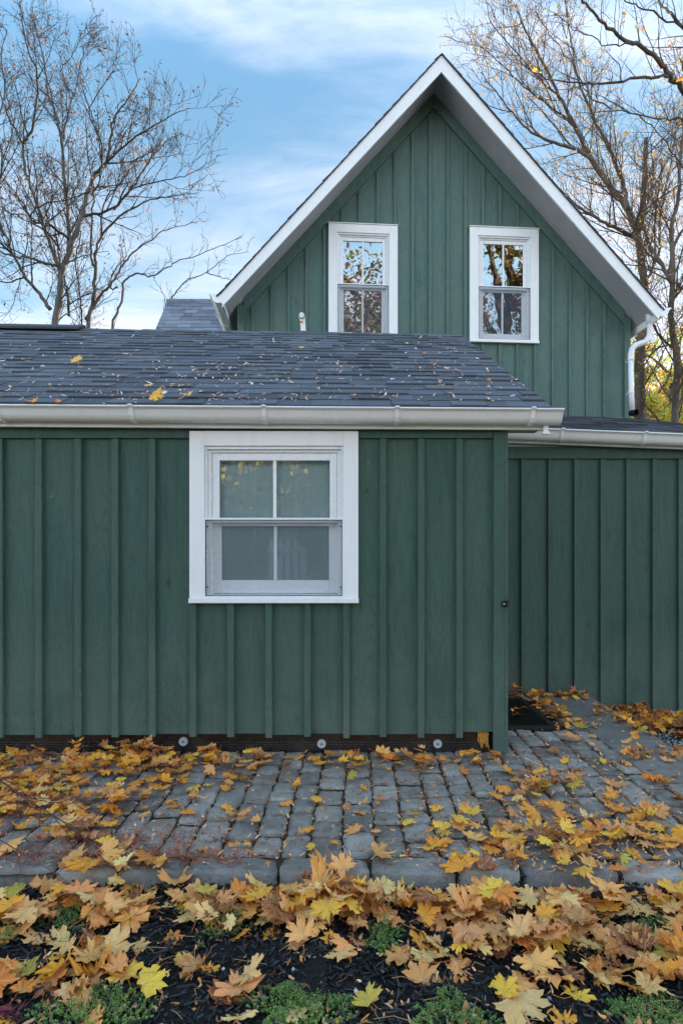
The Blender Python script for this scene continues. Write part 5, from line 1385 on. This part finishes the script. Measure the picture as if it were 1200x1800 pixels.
leafy_tree(17, 26, 9.0, 3.4, 7, 4000, YG, 'yellow tree standing farthest right beyond the wing', 34, .09, 'sunlit trees beyond the side wing')
BR = [(.34, .17, .05), (.42, .24, .07), (.20, .10, .04), (.40, .26, .05), (.20, .22, .05)]
leafy_tree(2.2, -9.5, 15.5, 5.8, 11.0, 14000, BR, 'rust leaved tree across the road, mirrored in the left upstairs panes', 41, .085, 'street trees mirrored in the panes', .26)
leafy_tree(9.2, -9.0, 16.5, 5.4, 12.0, 17000, BR, 'big rust leaved tree across the road, mirrored in the right upstairs panes', 42, .09, 'street trees mirrored in the panes', .42)
leafy_tree(-4.5, -14, 9.0, 4.2, 7.6, 6500, BR+YG[:2], 'amber tree across the road, mirrored in the low window', 43, .13, 'street trees mirrored in the panes', .3)
hd = empty('hedge', 'tall clipped dark hedge across the road, added to dim the low window reflection', 'hedge'); s_ = MB(); s_.col = []  # unseen hedge, added to keep the low window's reflection dark
for k in range(26000):
    x = U(-14, 12); z = U(-.1, 1)**.8 if False else U(-.1, 5.2); y = -13.5 + U(-.5, .5) + .3*mnoise.noise(Vector((x, z, 0)))
    z += .5*mnoise.noise(Vector((x*.8, 3, 1))); c_ = Vector((x, y, z)); q = U(.05, .11)
    a = Vector((rnd.gauss(0, 1), rnd.gauss(0, 1), rnd.gauss(0, 1))).normalized(); b = a.cross(Vector((rnd.gauss(0, 1), 1, rnd.gauss(0, 1)))).normalized(); i = len(s_.v)
    cc_ = rnd.choice(((.05, .08, .03), (.07, .09, .03), (.12, .10, .03), (.04, .06, .03)))
    s_.v += [tuple(c_-a*q), tuple(c_+b*q*.6), tuple(c_+a*q), tuple(c_-b*q*.6)]; s_.f.append((i, i+1, i+2, i+3)); s_.col += [cc_]*4
s_.build('foliage', M['treeleaf'], hd); s_ = MB(); s_.box(-13.8, 11.8, -13.9, -13.65, -.4, 4.9); s_.build('blocking_core', M['mulch'], hd); s_ = MB()  # solid dark box added to block sky between the hedge leaves
for k in range(18): s_.tube([(-13.5+k*1.45, -13.5, -.4), (-13.4+k*1.45, -13.5, 4.6)], [.09, .04], 6)
s_.build('stems', M['bark'], hd)
# picket fence across the front path (mirrored in the low window)
pf = empty('picket_fence', 'short white picket fence mirrored in the lower window pane', 'fence')
for k in range(5):
    s_ = MB(); xx = -1.22 + k*.125; h_ = 1.50 - .06*k*(k > 3)
    s_.prism([(-.042, 0), (.042, 0), (.042, h_-.08), (0, h_), (-.042, h_-.08)], -2.5, -2.48, lambda p, q, t: (xx+p, t, q-.1)); s_.build('picket', M['picket'], pf)
for z in (.35, 1.15):
    s_ = MB(); s_.box(-1.28, -.66, -2.478, -2.44, z, z+.07); s_.build('rail', M['picket'], pf)
